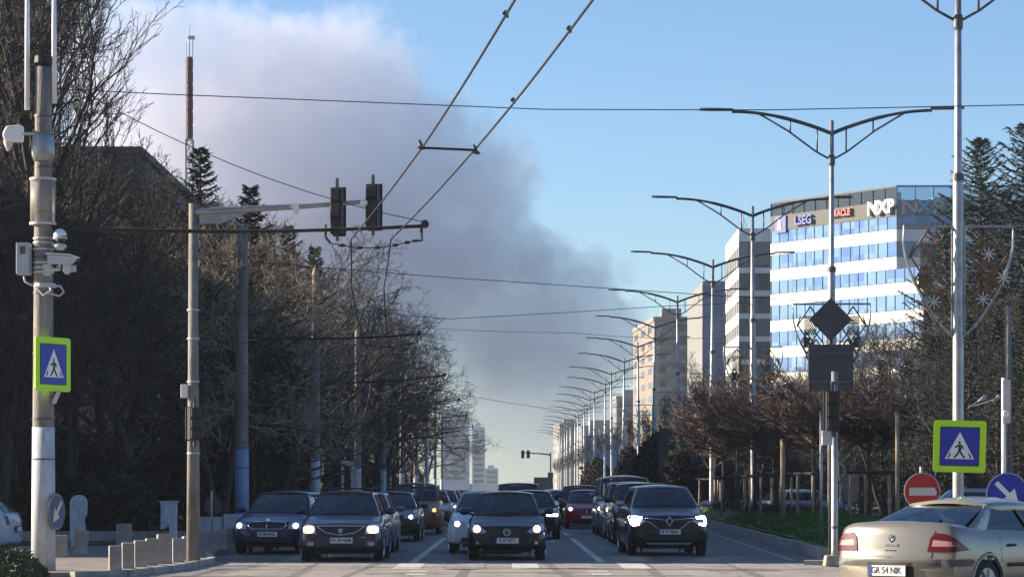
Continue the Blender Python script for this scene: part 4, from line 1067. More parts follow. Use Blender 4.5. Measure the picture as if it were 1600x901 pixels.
def glass_patch(t, name, a, b, c, d, bow=(0, 0, 0), m='glass', nu=8, nv=5):
    a, b, c, d, bow = map(Vector, (a, b, c, d, bow)); mb_ = MB(); vs = []; fs = []
    for j in range(nv + 1):
        for i in range(nu + 1):
            u, v = i / nu, j / nv; vs.append(bil(a, b, c, d, u, v) + bow * (4 * u * (1 - u)) + bow * .35 * (4 * v * (1 - v)))
    for j in range(nv):
        for i in range(nu):
            q = j * (nu + 1) + i; fs.append((q, q + 1, q + nu + 2, q + nu + 1))
    mb_.add(vs, fs); return mb_.build(name, m, t, True)
def pillar(mb_, b0, b1, t1, t0, th=.035):
    """flat strip pillar (base front, base rear, top rear, top front) thickened inwards"""
    P_ = [Vector(p) for p in (b0, b1, t1, t0)]; s = 1 if P_[0].x > 0 else -1; inw = Vector((-s * th, 0, 0))
    n = 4
    vs = []
    for j in range(n + 1):
        v = j / n; l = P_[0].lerp(P_[3], v); r = P_[1].lerp(P_[2], v); bow = Vector((s * .018 * 4 * v * (1 - v), 0, 0))
        vs += [l + bow, r + bow, r + bow + inw, l + bow + inw]
    fs = []
    for j in range(n):
        for k in range(4): fs.append((j * 4 + k, j * 4 + (k + 1) % 4, j * 4 + 4 + (k + 1) % 4, j * 4 + 4 + k))
    mb_.add(vs, fs)
def make_wheel(t, x, y, Rw, wid=.19, m='rim', detail=True):
    s = 1 if x > 0 else -1
    b = MB(); w = wid / 2
    b.lathe([(Rw * .62, -w * .9), (Rw * .93, -w), (Rw, -w * .7), (Rw, w * .7), (Rw * .93, w), (Rw * .62, w * .9)], axis='x', sides=28)
    o = b.build('wheel', 'tyre', t, True); o.location = (x, y, Rw)
    b = MB(); b.lathe([(Rw * .60, s * w * .5), (Rw * .66, s * w * .97)], axis='x', sides=24)
    rr_ = b.build('rim', m, o)
    b = MB()
    for k in range(7):
        a = 2 * math.pi * k / 7
        b.tube([(s * w * .97, Rw * .08 * math.cos(a), Rw * .08 * math.sin(a)), (s * w * .99, Rw * .62 * math.cos(a), Rw * .62 * math.sin(a))], [.032, .024], 6)
    b.lathe([(Rw * .15, s * w * .9), (Rw * .13, s * w * 1.05)], axis='x', sides=12); b.build('spokes', m, o)
    b = MB(); b.lathe([(Rw * .6, s * w * .35), (Rw * .6, s * w * .4)], axis='x', sides=20); b.build('brake_shadow_plate', 'trim', o)
    return o
def letters(parent, txt, y, z, size=.085, rz=0, x=0, sx=.9): 
    return text_mesh(txt, size, 'lettering', 'ink', parent, (x, y, z), (R(90), 0, rz), .001, sx, 'CENTER', .002)
def make_person(name, label, loc, cloth='cloth', lean=0):
    t = thing(name, label, 'person', loc)
    V = [(0, 0, 0), (0, .02, .2), (0, .03, .42), (0, .03, .52), (0, .0, .60), (0, -.01, .70),
         (.19, .02, .46), (.25, -.08, .22), (.18, -.36, .26), (-.19, .02, .46), (-.25, -.08, .22), (-.18, -.36, .26),
         (.1, -.05, .0), (.14, -.45, .06), (.14, -.62, -.33), (-.1, -.05, 0), (-.14, -.45, .06), (-.14, -.62, -.33), (0, -.095, .70)]
    E = [(0, 1), (1, 2), (2, 3), (3, 4), (4, 5), (2, 6), (6, 7), (7, 8), (2, 9), (9, 10), (10, 11), (0, 12), (12, 13), (13, 14), (0, 15), (15, 16), (16, 17), (5, 18)]
    rad = [.15, .14, .15, .07, .055, .095, .065, .05, .035, .065, .05, .035, .09, .07, .045, .09, .07, .045, .03]
    me = bpy.data.meshes.new('body'); me.from_pydata([Vector(v) for v in V], E, []); o = bpy.data.objects.new('body', me); C.objects.link(o); o.parent = t
    me.materials.append(M[cloth])
    sk = o.modifiers.new('Skin', 'SKIN'); sk.use_smooth_shade = True
    for i, r_ in enumerate(rad): me.skin_vertices[0].data[i].radius = (r_, r_)
    me.skin_vertices[0].data[0].use_root = True
    ss = o.modifiers.new('Sub', 'SUBSURF'); ss.levels = 1; ss.render_levels = 1
    dg = bpy.context.evaluated_depsgraph_get(); me2 = bpy.data.meshes.new_from_object(o.evaluated_get(dg)); o.modifiers.clear(); o.data = me2
    me2.materials.clear(); me2.materials.append(M[cloth]); me2.materials.append(M['skin'])
    for p in me2.polygons:
        c = p.center
        if c.z > .55 or (c.y < -.33 and c.z > .15): p.material_index = 1
    b = MB(); b.ell((0, .015, .745), (.098, .105, .085), 12, 8); b.build('hair', 'hair', t, True)
    return t

def make_car(sp, label, loc, rz, name='car', cat='car'):
    sh = CarShape(); sh.L = sp['L']; W2 = sp['W'] / 2; L = sp['L']
    t = thing(name, label, cat, loc, rz, sp.get('group'))
    vs, fs = car_body(sp); b = MB(); b.add(vs, fs); body = b.build('body', sp['paint'], t, True)
    try: body.data.set_sharp_from_angle(angle=R(50))
    except Exception: pass
    sh.bvh = BVHTree.FromPolygons([Vector(v) for v in vs], fs)
    zb = sp['zb']; ywb, ywt, yrt, yrb = sp['cab']; H = sp['H']; wb, wt = W2 * sp.get('kb', .885), W2 * sp.get('kt', .68)
    zr = H - sp.get('rc', .055)       # height of the roof edge
    wA = wb * .955
    # ---- roof shell
    nx, ny = 10, 12; gv = []; gf = []
    def roofpt(u, v):
        x = (2 * u - 1); y = ywt + (yrt - ywt) * v
        wv = wt * (1 - .06 * (2 * v - 1) ** 2)
        zc = zr + (H - zr) * (1 - x * x) * (.55 + .45 * math.sin(math.pi * min(1, v * .9 + .15))) - .012 * (2 * v - 1) ** 2
        yb = -.07 * (1 - x * x) * (1 - v) ** 2 + .05 * (1 - x * x) * v ** 2
        return Vector((x * wv, y + yb, zc))
    for j in range(ny + 1):
        row_ = [roofpt(i / nx, j / ny) for i in range(nx + 1)]
        row_ = [row_[0] + Vector((-.02, 0, -.05)), row_[0] + Vector((-.018, 0, -.02))] + row_ + [row_[-1] + Vector((.018, 0, -.02)), row_[-1] + Vector((.02, 0, -.05))]
        gv += row_
    w_ = nx + 5
    for j in range(ny):
        for i in range(w_ - 1):
            q = j * w_ + i; gf.append((q, q + 1, q + w_ + 1, q + w_))
    n0 = len(gv); gv += [v - Vector((0, 0, .04)) for v in gv[:w_ * (ny + 1)]]
    gf += [tuple(i + n0 for i in reversed(f)) for f in list(gf)]
    bd = [j * w_ for j in range(ny + 1)], [j * w_ + w_ - 1 for j in range(ny + 1)], list(range(w_)), [ny * w_ + i for i in range(w_)]
    for ed in bd:
        for a_, c_ in zip(ed[:-1], ed[1:]): gf.append((a_, c_, c_ + n0, a_ + n0))
    b = MB(); b.add(gv, gf); roof = b.build('roof', sp.get('roofpaint', sp['paint']), t, True)
    try: roof.data.set_sharp_from_angle(angle=R(45))
    except Exception: pass
    # ---- pillars and glass
    pm = sp.get('pillar', sp['paint']); zt_ = zr - .03
    ys = sp.get('doors', [.47])
    fracs = [0] + ys + [1]
    yA_b, yA_t = ywb + .10, ywt + .02; yD_b, yD_t = yrb - sp.get('cpil', .22), yrt - .08
    for s in (1, -1):
        wt2 = wt * .97
        b = MB(); pillar(b, (s * wA, ywb - .03, zb - .05), (s * (wb), yA_b, zb - .05), (s * wt2, yA_t + .04, zt_), (s * wt2 * .96, ywt - .02, zt_)); b.build('pillar', pm, t, True)
        b = MB(); pillar(b, (s * wb, yD_b, zb - .05), (s * wA, yrb + .03, zb - .05), (s * wt2 * .96, yrt + .01, zt_), (s * wt2, yD_t, zt_)); b.build('pillar', pm, t, True)
        for q in ys:
            y_b = yA_b + (yD_b - yA_b) * q; y_t = yA_t + (yD_t - yA_t) * (q * .92 + .03)
            bb = MB(); pillar(bb, (s * wb, y_b - .04, zb - .05), (s * wb, y_b + .04, zb - .05), (s * wt2, y_t + .03, zt_), (s * wt2, y_t - .03, zt_)); bb.build('door_pillar', 'blackgloss', t)
        # belt ledge
    wt2 = wt * .955
    glass_patch(t, 'windshield', (-wA * .97, ywb, zb - .02), (wA * .97, ywb, zb - .02), (wt2 * .95, ywt, zt_), (-wt2 * .95, ywt, zt_), (0, -.10, .0), sp.get('gl', 'glass'))
    glass_patch(t, 'rear_window', (wA * .97, yrb, zb - .0), (-wA * .97, yrb, zb - .0), (-wt2 * .95, yrt - .01, zt_), (wt2 * .95, yrt - .01, zt_), (0, .08, 0), sp.get('gl', 'glass'))
    for s in (1, -1):
        prev = 0
        for q in fracs[1:]:
            ya = yA_b + (yD_b - yA_b) * prev; yb_ = yA_b + (yD_b - yA_b) * q
            ta = yA_t + (yD_t - yA_t) * (prev * .92 + .03 if prev else 0); tb = yA_t + (yD_t - yA_t) * (q * .92 + .03 if q < 1 else 1)
            glass_patch(t, 'side_window', (s * (wb - .015), ya, zb - .04), (s * (wb - .015), yb_, zb - .04), (s * (wt2), tb, zt_), (s * (wt2), ta, zt_), (s * .0, 0, 0), sp.get('gl', 'glass'), 4, 4)
            prev = q
    # windshield cowl / black band, wipers
    b = MB(); b.tube([(-wA * .9, ywb - .03, zb - .03), (0, ywb - .13, zb - .015), (wA * .9, ywb - .03, zb - .03)], .022, 6)
    b.tube([(-.45, ywb - .11, zb + .0), (.12, ywb - .11, zb + .03)], .01, 5); b.tube([(.1, ywb - .11, zb), (.62, ywb - .07, zb + .035)], .01, 5); b.build('wiper', 'trim', t)
    # ---- interior
    b = MB(); b.box((0, ywb + .22, zb - .10), (W2 * 1.66, .42, .14)); b.box((0, (ywb + yrb) / 2, .36), (W2 * 1.7, yrb - ywb - .1, .1)); b.build('dashboard', 'trim', t, bevel=.02)
    if sp.get('seats', True):
        for yy, xs_ in ((ywb + 1.15, (-.36, .36)), (ywb + 2.0, (-.42, .42))):
            if yy > yrb - .1: continue
            for xx in xs_:
                b = MB(); b.box((xx, yy, .62), (.50, .12, .62), 0, .85); b.box((xx, yy - .25, .42), (.50, .5, .14)); b.box((xx, yy + .02, min(zb + .17, H - .27)), (.24, .09, .17)); b.build('seat', 'seat', t, bevel=.03)
        b = MB(); pts = [(.36 + .18 * math.cos(a * .4488), ywb + .55 + .05 * math.sin(a * .4488), zb - .06 + .17 * math.sin(a * .4488)) for a in range(15)]; b.tube(pts, .014, 6); b.build('steering_wheel', 'trim', t)
        b = MB(); b.box((0, ywt + .05, zr - .11), (.22, .02, .06)); b.build('rear_view_mirror', 'trim', t)
    # ---- wheels, arches
    for a_ in sp['axles']:
        for s in (1, -1):
            make_wheel(t, s * (W2 - .115), a_, sp['Rw'], m=sp.get('rimm', 'rim'))
        for s in (1, -1):
            b = MB(); Ra = sp['Rw'] + .055; pts = []
            for i in range(17):
                an = math.pi * (-.12 + 1.24 * i / 16); yy = a_ + Ra * math.cos(an); zz_ = sp['Rw'] + Ra * math.sin(an)
                if zz_ < .2: continue
                h = sh.bvh.ray_cast(Vector((3 * s, yy + .0, zz_ + .0)), Vector((-s, 0, 0)))[0]
                xx = s * (W2 * .985) if (h is None or abs(h.x) < W2 * .8) else h.x
                pts.append((xx - s * .012, yy, zz_))
            b.tube(pts, .034, 6)
            b.lathe([(sp['Rw'] * .96, s * (W2 - .34)), (sp['Rw'] * .96, s * (W2 - .33))], c=(0, a_, sp['Rw']), axis='x', sides=20)
            b.build('wheel_arch', sp.get('arch', sp['paint']), t, True)
    b = MB(); b.box((0, L / 2, .27), (W2 * 1.25, L - .5, .22)); b.build('underbody', 'black', t)
    # ---- mirrors
    for s in (1, -1):
        b = MB(); b.ell((s * (W2 + .085), ywb + .38, zb + .06), (.115, .07, .075), 12, 8); b.tube([(s * (wb - .02), ywb + .36, zb - .01), (s * (W2 + .02), ywb + .37, zb + .03)], .025, 6)
        b.build('wing_mirror', sp.get('mirror', sp['paint']), t, True)
    sp_fn = sp.get('detail')
    if sp_fn: sp_fn(t, sh, sp)
    return t
def lamps(t, sh, outline, bulbs, m='lampwhite', glass='lampglass', sides=(1, -1), halo=True):
    for s in sides:
        h = proj_patch(sh, [(x * s, z) for x, z in outline], glass, 'headlight', t)
        for bpoly in bulbs:
            if halo and m == 'lampwarm': proj_patch(sh, [( (sum(p[0] for p in bpoly)/len(bpoly) + (x - sum(p[0] for p in bpoly)/len(bpoly)) * 1.35) * s, sum(p[1] for p in bpoly)/len(bpoly) + (z - sum(p[1] for p in bpoly)/len(bpoly)) * 1.35) for x, z in bpoly], 'lampwarmhalo', 'reflector', h, off=.013)  # glow round the bulb drawn as an emissive patch
            proj_patch(sh, [(x * s, z) for x, z in bpoly], m, 'bulb', h, off=.018)
def plate(t, sh, txt, z, w=.50, h=.105, x=0, rear=False):
    y = sh.bvh.ray_cast(Vector((x, -3, z)), Vector((0, 1, 0)))[0].y - .022 if not rear else sh.bvh.ray_cast(Vector((x, sh.L + 3, z)), Vector((0, -1, 0)))[0].y + .022
    b = MB(); b.box((x, y, z), (w + .03, .012, h + .03)); b.build('plate_holder', 'trim', t)
    s = 1 if rear else -1
    b = MB(); b.box((x, y + s * .012, z), (w, .012, h)); p = b.build('license_plate', 'plate', t)
    b = MB(); b.box((x + s * (w / 2 - .02), y + s * .020, z), (.038, .006, h)); b.build('country_band', 'signblue', p)
    if txt: letters(p, txt, y + s * .021, z, h * .92, 0 if not rear else math.pi, x + .01, .82)
def ring_badge(t, sh, z, r, kind, m='chrome', rear=False):
    y = (sh.bvh.ray_cast(Vector((0, -3, z)), Vector((0, 1, 0)))[0].y - .02) if not rear else sh.bvh.ray_cast(Vector((0, sh.L + 3, z)), Vector((0, -1, 0)))[0].y + .015
    b = MB()
    if kind == 'round':
        b.tube([(r * math.cos(i * .3927), y, z + r * math.sin(i * .3927)) for i in range(17)], r * .13, 6)
        b.tube([(-r * .45, y, z + r * .8), (-r * .12, y, z + .1 * r), (0, y, z + r * .3), (r * .12, y, z + .1 * r), (r * .45, y, z + r * .8)], r * .1, 5)
        b.tube([(-r * .85, y, z + r * .3), (-r * .35, y, z - r * .8), (0, y, z - .05 * r), (r * .35, y, z - r * .8), (r * .85, y, z + r * .3)], r * .1, 5)
    elif kind == 'diamond':
        b.tube([(0, y, z + r), (r * .68, y, z), (0, y, z - r), (-r * .68, y, z), (0, y, z + r)], r * .17, 6)
    elif kind == 'shield':
        b.prism([(-r * .8, z + r * .7), (r * .8, z + r * .7), (r * .7, z - r * .2), (0, z - r), (-r * .7, z - r * .2)], 'y', y - .01, y + .01)
    elif kind == 'disc': b.lathe([(r, y - .01), (r, y + .01)], c=(0, 0, z), axis='y', sides=16)
    b.build('badge', m, t)
def bar_patch(t, sh, name, pts, w, m, off=.02):
    y = []
    out = []
    for x, z in pts:
        h = sh.bvh.ray_cast(Vector((x, -3, z)), Vector((0, 1, 0)))[0]; out.append((x, (h.y if h else .1) - off, z))
    b = MB(); b.tube(out, w, 6); return b.build(name, m, t, True)

# ---- station helper
def stations(L, zn, zh, ywb, zb, zr_, zl=.22, nose=.80, tail=.86):
    return [(0, nose, .30, zn - .14), (.03, nose + .07, .26, zn - .06), (.10, .945, .23, zn - .01), (.22, .975, zl, zn + .02), (.5, .995, zl, zh), (ywb - .05, 1, zl, zb - .035), (ywb + .25, 1, zl, zb), (L * .6, 1, zl, zb + .01), (L - .55, 1, zl, zr_), (L - .2, .97, .24, zr_ - .01), (L - .07, .93, .27, zr_ - .07), (L, tail, .32, zr_ - .22)]
# ---- individual fronts
def det_polo(t, sh, sp):
    lamps(t, sh, [(.42, .60), (.50, .56), (.70, .58), (.79, .64), (.80, .75), (.72, .76), (.55, .70)], [circ(.635, .655, .058)], 'lampwarm')
    proj_patch(sh, [(-.42, .60), (.42, .60), (.45, .66), (-.45, .66)], 'black', 'grille', t)
    bar_patch(t, sh, 'grille_bar', [(-.4, .63), (0, .62), (.4, .63)], .008, 'darksteel')
    proj_patch(sh, [(-.42, .30), (.42, .30), (.46, .50), (-.46, .50)], 'trim', 'lower_grille', t)
    for s in (1, -1):
        f = proj_patch(sh, rrect(.62 * s, .36, .20, .10), 'trim', 'fog_lamp_housing', t); proj_patch(sh, circ(.62 * s, .36, .035), 'lampglass', 'fog_lamp', f, off=.014)
    ring_badge(t, sh, .585, .072, 'round', 'whitegrey'); plate(t, sh, 'B 07 BTT', .41, .50, .115)
    b = MB(); b.tube([(-.79, .25, .77), (-.77, .3, .80), (-.80, .5, .84)], .02, 6); b.build('hood_trim', 'trim', t)
def det_logan(t, sh, sp):
    lamps(t, sh, [(.50, .57), (.52, .74), (.60, .77), (.80, .77), (.835, .70), (.82, .58)], [rrect(.66, .665, .17, .11, .04)], 'lampwarm')
    proj_patch(sh, [(-.46, .72), (.46, .72), (.30, .60), (.1, .56), (-.1, .56), (-.30, .60)], 'black', 'grille', t)
    bar_patch(t, sh, 'grille_trim', [(-.50, .735), (0, .745), (.50, .735)], .012, 'whitegrey'); bar_patch(t, sh, 'grille_trim', [(-.48, .72), (-.3, .60), (0, .55), (.3, .60), (.48, .72)], .010, 'boxgrey')
    proj_patch(sh, [(-.82, .27), (.82, .27), (.83, .50), (-.83, .50)], 'bumperdark', 'bumper', t)
    proj_patch(sh, [(-.55, .28), (.55, .28), (.50, .34), (-.50, .34)], 'black', 'lower_grille', t, off=.014)
    for s in (1, -1): proj_patch(sh, rrect(.62 * s, .37, .14, .09, .03), 'lampglass', 'fog_lamp', t, off=.014)
    ring_badge(t, sh, .64, .06, 'shield', 'boxgrey'); plate(t, sh, 'PH 29 NEM', .44, .50, .115)
    for s in (1, -1):
        b = MB(); b.tube([(s * .52, 1.95, 1.43), (s * .53, 2.05, 1.50), (s * .53, 3.9, 1.52), (s * .52, 4.1, 1.44)], .022, 6); b.build('roof_rail', 'trim', t, True)
    b = MB(); b.tube([(-.54, 2.15, 1.50), (0, 2.15, 1.505), (.54, 2.15, 1.50)], .02, 6); b.build('cross_bar', 'trim', t)
def det_captur(t, sh, sp):
    lamps(t, sh, [(.52, .80), (.60, .72), (.80, .70), (.88, .78), (.86, .92), (.70, .915)], [[(.60, .875), (.84, .905), (.875, .86), (.86, .72), (.80, .665), (.66, .70), (.68, .735), (.79, .725), (.805, .80), (.79, .84), (.62, .83)]], 'lampwhite')
    proj_patch(sh, [(-.52, .82), (.52, .82), (.34, .70), (.26, .60), (-.26, .60), (-.34, .70)], 'black', 'grille', t)
    bar_patch(t, sh, 'grille_trim', [(-.55, .85), (-.2, .815), (-.08, .80)], .009, 'chrome'); bar_patch(t, sh, 'grille_trim', [(.55, .85), (.2, .815), (.08, .80)], .009, 'chrome')
    bar_patch(t, sh, 'grille_trim', [(-.60, .79), (-.44, .76), (-.32, .66), (-.24, .60), (.24, .60), (.32, .66), (.44, .76), (.60, .79)], .011, 'whitegrey')
    ring_badge(t, sh, .775, .10, 'diamond', 'whitegrey'); plate(t, sh, 'IF 77 BNA', .54, .50, .115)
    proj_patch(sh, [(-.60, .36), (.60, .36), (.52, .52), (-.52, .52)], 'trim', 'lower_grille', t)
    proj_patch(sh, [(-.46, .245), (.46, .245), (.52, .30), (-.52, .30)], 'boxgrey', 'skid_plate', t, off=.02)
    for s in (1, -1): proj_patch(sh, rrect(.74 * s, .50, .12, .16, .03), 'trim', 'air_intake', t, off=.01)
def det_octavia(t, sh, sp):
    lamps(t, sh, [(.50, .58), (.50, .70), (.60, .74), (.80, .74), (.82, .64), (.76, .58)], [circ(.66, .66, .055)], 'lampwhite')
    proj_patch(sh, [(-.40, .73), (.40, .73), (.43, .66), (.34, .59), (-.34, .59), (-.43, .66)], 'black', 'grille', t)
    bar_patch(t, sh, 'grille_trim', [(-.41, .74), (0, .755), (.41, .74), (.445, .66), (.35, .58), (-.35, .58), (-.445, .66), (-.41, .74)], .012, 'chrome')
    b = MB(); b.box((0, .0, .67), (.008, .01, .01)); bar_patch(t, sh, 'grille_bar', [(0, .74), (0, .59)], .014, 'chrome')
    proj_patch(sh, [(-.60, .28), (.60, .28), (.55, .38), (-.55, .38)], 'trim', 'lower_grille', t)
    ring_badge(t, sh, .775, .045, 'disc', 'chrome'); plate(t, sh, 'VS 80 EWL', .46, .50, .115)
def generic(light='lampwhite', lz=.68, lx=.62, lw=.30, lh=.13, grille=(.40, .60, .70), txt=None, sides=(1, -1), pz=.44, drl=False):
    def f(t, sh, sp):
        k = sp['W'] / 1.75
        ol = [((lx - lw / 2) * k, lz - lh * .3), ((lx + lw * .35) * k, lz - lh * .5), ((lx + lw * .55) * k, lz + lh * .3), ((lx + lw * .4) * k, lz + lh * .6), ((lx - lw / 2) * k, lz + lh * .35)]
        bl = [circ((lx + .02) * k, lz, .05)] if not drl else [rrect(lx * k, lz, lw * .8, .07, .02)]
        for s in (1, -1):
            if s in sides: lamps(t, sh, ol, bl, light, sides=(s,))
            else: proj_patch(sh, [(x * s, z) for x, z in ol], 'lampglass', 'headlight', t)
        g0, z0, z1 = grille
        proj_patch(sh, [(-g0, z1), (g0, z1), (g0 * .85, z0), (-g0 * .85, z0)], 'black', 'grille', t)
        bar_patch(t, sh, 'grille_bar', [(-g0 * .95, (z0 + z1) / 2), (g0 * .95, (z0 + z1) / 2)], .010, 'whitegrey')
        proj_patch(sh, [(-.6 * k, .28), (.6 * k, .28), (.55 * k, .38), (-.55 * k, .38)], 'trim', 'lower_grille', t)
        ring_badge(t, sh, (z0 + z1) / 2, .05, 'disc', 'whitegrey'); plate(t, sh, txt, pz)
    return f
def spec(L, W, H, paint_, ywb, ywt, yrt, yrb, zn, zh, zb, zr_, det, Rw=.31, **k):
    d = dict(L=L, W=W, H=H, paint=paint_, cab=(ywb, ywt, yrt, yrb), zb=zb, st=stations(L, zn, zh, ywb, zb, zr_, **({'zl': k.pop('zl')} if 'zl' in k else {})), deck=(ywb + .02, yrb - .05), axles=(.78 if L > 4 else .72, L - .78), Rw=Rw, detail=det); d.update(k); return d
polo = spec(3.92, 1.66, 1.46, 'p_black', .98, 1.72, 3.30, 3.72, .70, .80, .95, .98, det_polo, Rw=.295, doors=[.5, .86], mirror='p_black')
logan = spec(4.45, 1.74, 1.47, 'p_navy', 1.15, 1.90, 3.95, 4.32, .76, .84, .97, 1.0, det_logan, doors=[.38, .70], roofpaint='p_navy')
captur = spec(4.22, 1.80, 1.60, 'p_black', 1.12, 1.85, 3.60, 4.05, .88, .96, 1.10, 1.12, det_captur, Rw=.34, roofpaint='p_lightblue', mirror='p_vansilver', pillar='p_vansilver', doors=[.42, .80], arch='trim')
octavia = spec(4.57, 1.77, 1.46, 'p_blue', 1.25, 2.0, 3.55, 4.2, .73, .82, .95, 1.0, det_octavia, doors=[.45], cpil=.35)
D_ = lambda d: d
cp = make_car(captur, 'black crossover with pale silver roof and C shaped daytime lamps, nearest in the right lane', (X(1046, 60) , 60, 0), R(2.0))
lg_ = make_car(logan, 'dark blue estate car with roof rails and warm headlights in the left lane', (X(531, 55), 55.2, 0), R(0))
po = make_car(polo, 'black hatchback with round badge and round warm headlights, nearest in the centre lane', (X(792, 57), 56.6, 0), R(0))
oc = make_car(octavia, 'bright blue sedan with chrome ringed grille, angled at the far left kerb', (X(418, 61.8), 61.6, 0), R(-7))
white_h = spec(4.1, 1.74, 1.47, 'p_white', 1.0, 1.75, 3.5, 3.95, .76, .86, .98, 1.0, generic('lampwarm', .69, .64, .30, .16), doors=[.45, .85])
make_car(white_h, 'white hatchback half hidden behind the nearest black hatchback', (X(768, 61.5) - .14, 62.0, 0), R(0))
grey_h = spec(4.2, 1.72, 1.44, 'p_grey', 1.05, 1.8, 3.5, 3.95, .72, .82, .96, .98, generic(), doors=[.45, .85])
make_car(grey_h, 'silver-grey hatchback squeezed close behind the estate car with roof rails', (-3.55, 63.0, 0), R(0))
black_s = spec(4.5, 1.78, 1.43, 'p_black', 1.25, 2.0, 3.5, 4.1, .74, .83, .95, .98, generic('lampwhite', .70, .60, .36, .12, (.30, .62, .74)), doors=[.45])
make_car(black_s, 'black sedan with white double headlights behind the grey hatchback', (-3.42, 76.5, 0), R(0))
cadd = spec(4.3, 1.76, 1.72, 'p_maroon', .95, 1.55, 4.0, 4.25, .86, .96, 1.12, 1.14, generic('lampyellow', .80, .62, .26, .16, (.36, .66, .80), sides=(1,)), Rw=.31, doors=[.34, .68], kt=.80, rc=.09)
make_car(cadd, 'brown-red high roofed van with one yellow lamp lit', (-3.1, 88.5, 0), R(0), 'van', 'van')
dm = spec(4.4, 1.76, 1.45, 'p_brown', 1.15, 1.9, 3.5, 4.1, .74, .83, .96, .99, generic('lampwhite'), doors=[.45])
make_car(dm, 'dark maroon car with a bright white lamp behind the brown-red van', (-3.15, 108, 0), R(0))
bl2 = spec(4.2, 1.72, 1.46, 'p_blue', 1.05, 1.8, 3.5, 3.95, .74, .83, .97, .99, generic('lampwarm', sides=(1,)), doors=[.45])
make_car(bl2, 'small distant blue car at the end of the left lane queue', (-3.1, 124, 0), R(0))
dk_s = spec(4.6, 1.80, 1.47, 'p_black', 1.2, 1.95, 3.7, 4.3, .76, .85, .97, 1.0, generic('lampwhite', .72, .62, .42, .12, (.36, .6, .72), drl=True), doors=[.45])
make_car(dk_s, 'black car with wide white strip lamps right behind the nearest black hatchback', (.66, 80, 0), R(0))
suv = spec(4.6, 1.84, 1.72, 'p_black', 1.15, 1.8, 3.9, 4.35, .92, 1.02, 1.13, 1.16, generic('lampwhite', .86, .66, .3, .12, (.36, .68, .84)), Rw=.36, doors=[.4, .75], kt=.75)
make_car(suv, 'black sport utility vehicle whose roof shows above the nearest black hatchback', (.35, 93, 0), R(0))
lb = spec(4.3, 1.76, 1.47, 'p_lightblue', 1.05, 1.8, 3.6, 4.05, .76, .86, .98, 1.0, generic('lampwhite'), doors=[.45])
make_car(lb, 'light blue car far back between the centre and right lanes', (2.3, 118, 0), R(3))
wh2 = spec(4.3, 1.76, 1.42, 'p_white', 1.05, 1.8, 3.6, 4.05, .76, .86, .98, 1.0, generic('lampwarm'), doors=[.45])
make_car(wh2, 'distant white car peeping between the black car and the light blue car', (1.3, 150, 0), R(0))
rd_ = spec(3.8, 1.66, 1.47, 'p_red', .95, 1.7, 3.25, 3.6, .76, .86, .98, 1.0, generic('lampwarm', .74, .62, .26, .14, sides=(-1,)), doors=[.5, .86])
make_car(rd_, 'bright red hatchback in the right lane with one headlight glowing', (2.93, 101, 0), R(0))
suv2 = dict(suv); suv2['H'] = 1.66
make_car(suv2, 'dark sport utility vehicle right behind the red hatchback', (2.95, 108, 0), R(0))
van = spec(4.9, 1.95, 1.95, 'p_vansilver', 1.0, 1.6, 4.5, 4.8, 1.02, 1.12, 1.25, 1.28, generic('lampwarm', .86, .74, .24, .30, (.44, .70, .92)), Rw=.34, doors=[.3, .64], kt=.84, rc=.10)  # warm bulbs glow in place of sun glare on the headlights
make_car(van, 'tall silver van, rearmost of the tight row beyond the nearest crossover', (3.78, 86.5, 0), R(0), 'van', 'van')
suv3 = dict(suv); suv3['paint'] = 'p_vansilver'; suv3['detail'] = generic('lampwarm', .88, .72, .26, .26, (.36, .68, .84), txt=None)
make_car(suv3, 'silver sport utility vehicle with large warm lamps between the tall van and a dark one', (3.74, 79.8, 0), R(0))
suv4 = dict(suv); suv4['H'] = 1.68; suv4['detail'] = generic('lampwhite', .86, .68, .1, .1, (.36, .68, .84), sides=(), txt=None)
make_car(suv4, 'black sport utility vehicle directly behind the nearest crossover', (3.72, 72.5, 0), R(0))
# distant queue
far = spec(4.3, 1.76, 1.46, 'p_grey', 1.05, 1.8, 3.6, 4.05, .76, .86, .98, 1.0, generic('lampwhite'), doors=[.45])
f0 = make_car(far, 'small distant car in the queue at the far end of the avenue', (-.2, 128, 0), 0); f0['group'] = 'distant queue cars'
for (x_, d_) in ((-3.2, 139), (.2, 143), (3.2, 131), (-3.1, 156), (3.3, 150), (-.1, 165), (3.2, 172), (-3.2, 178), (.1, 190), (3.2, 200)):
    dup(f0, (x_, d_, 0), 0, None, None, 'distant queue cars')
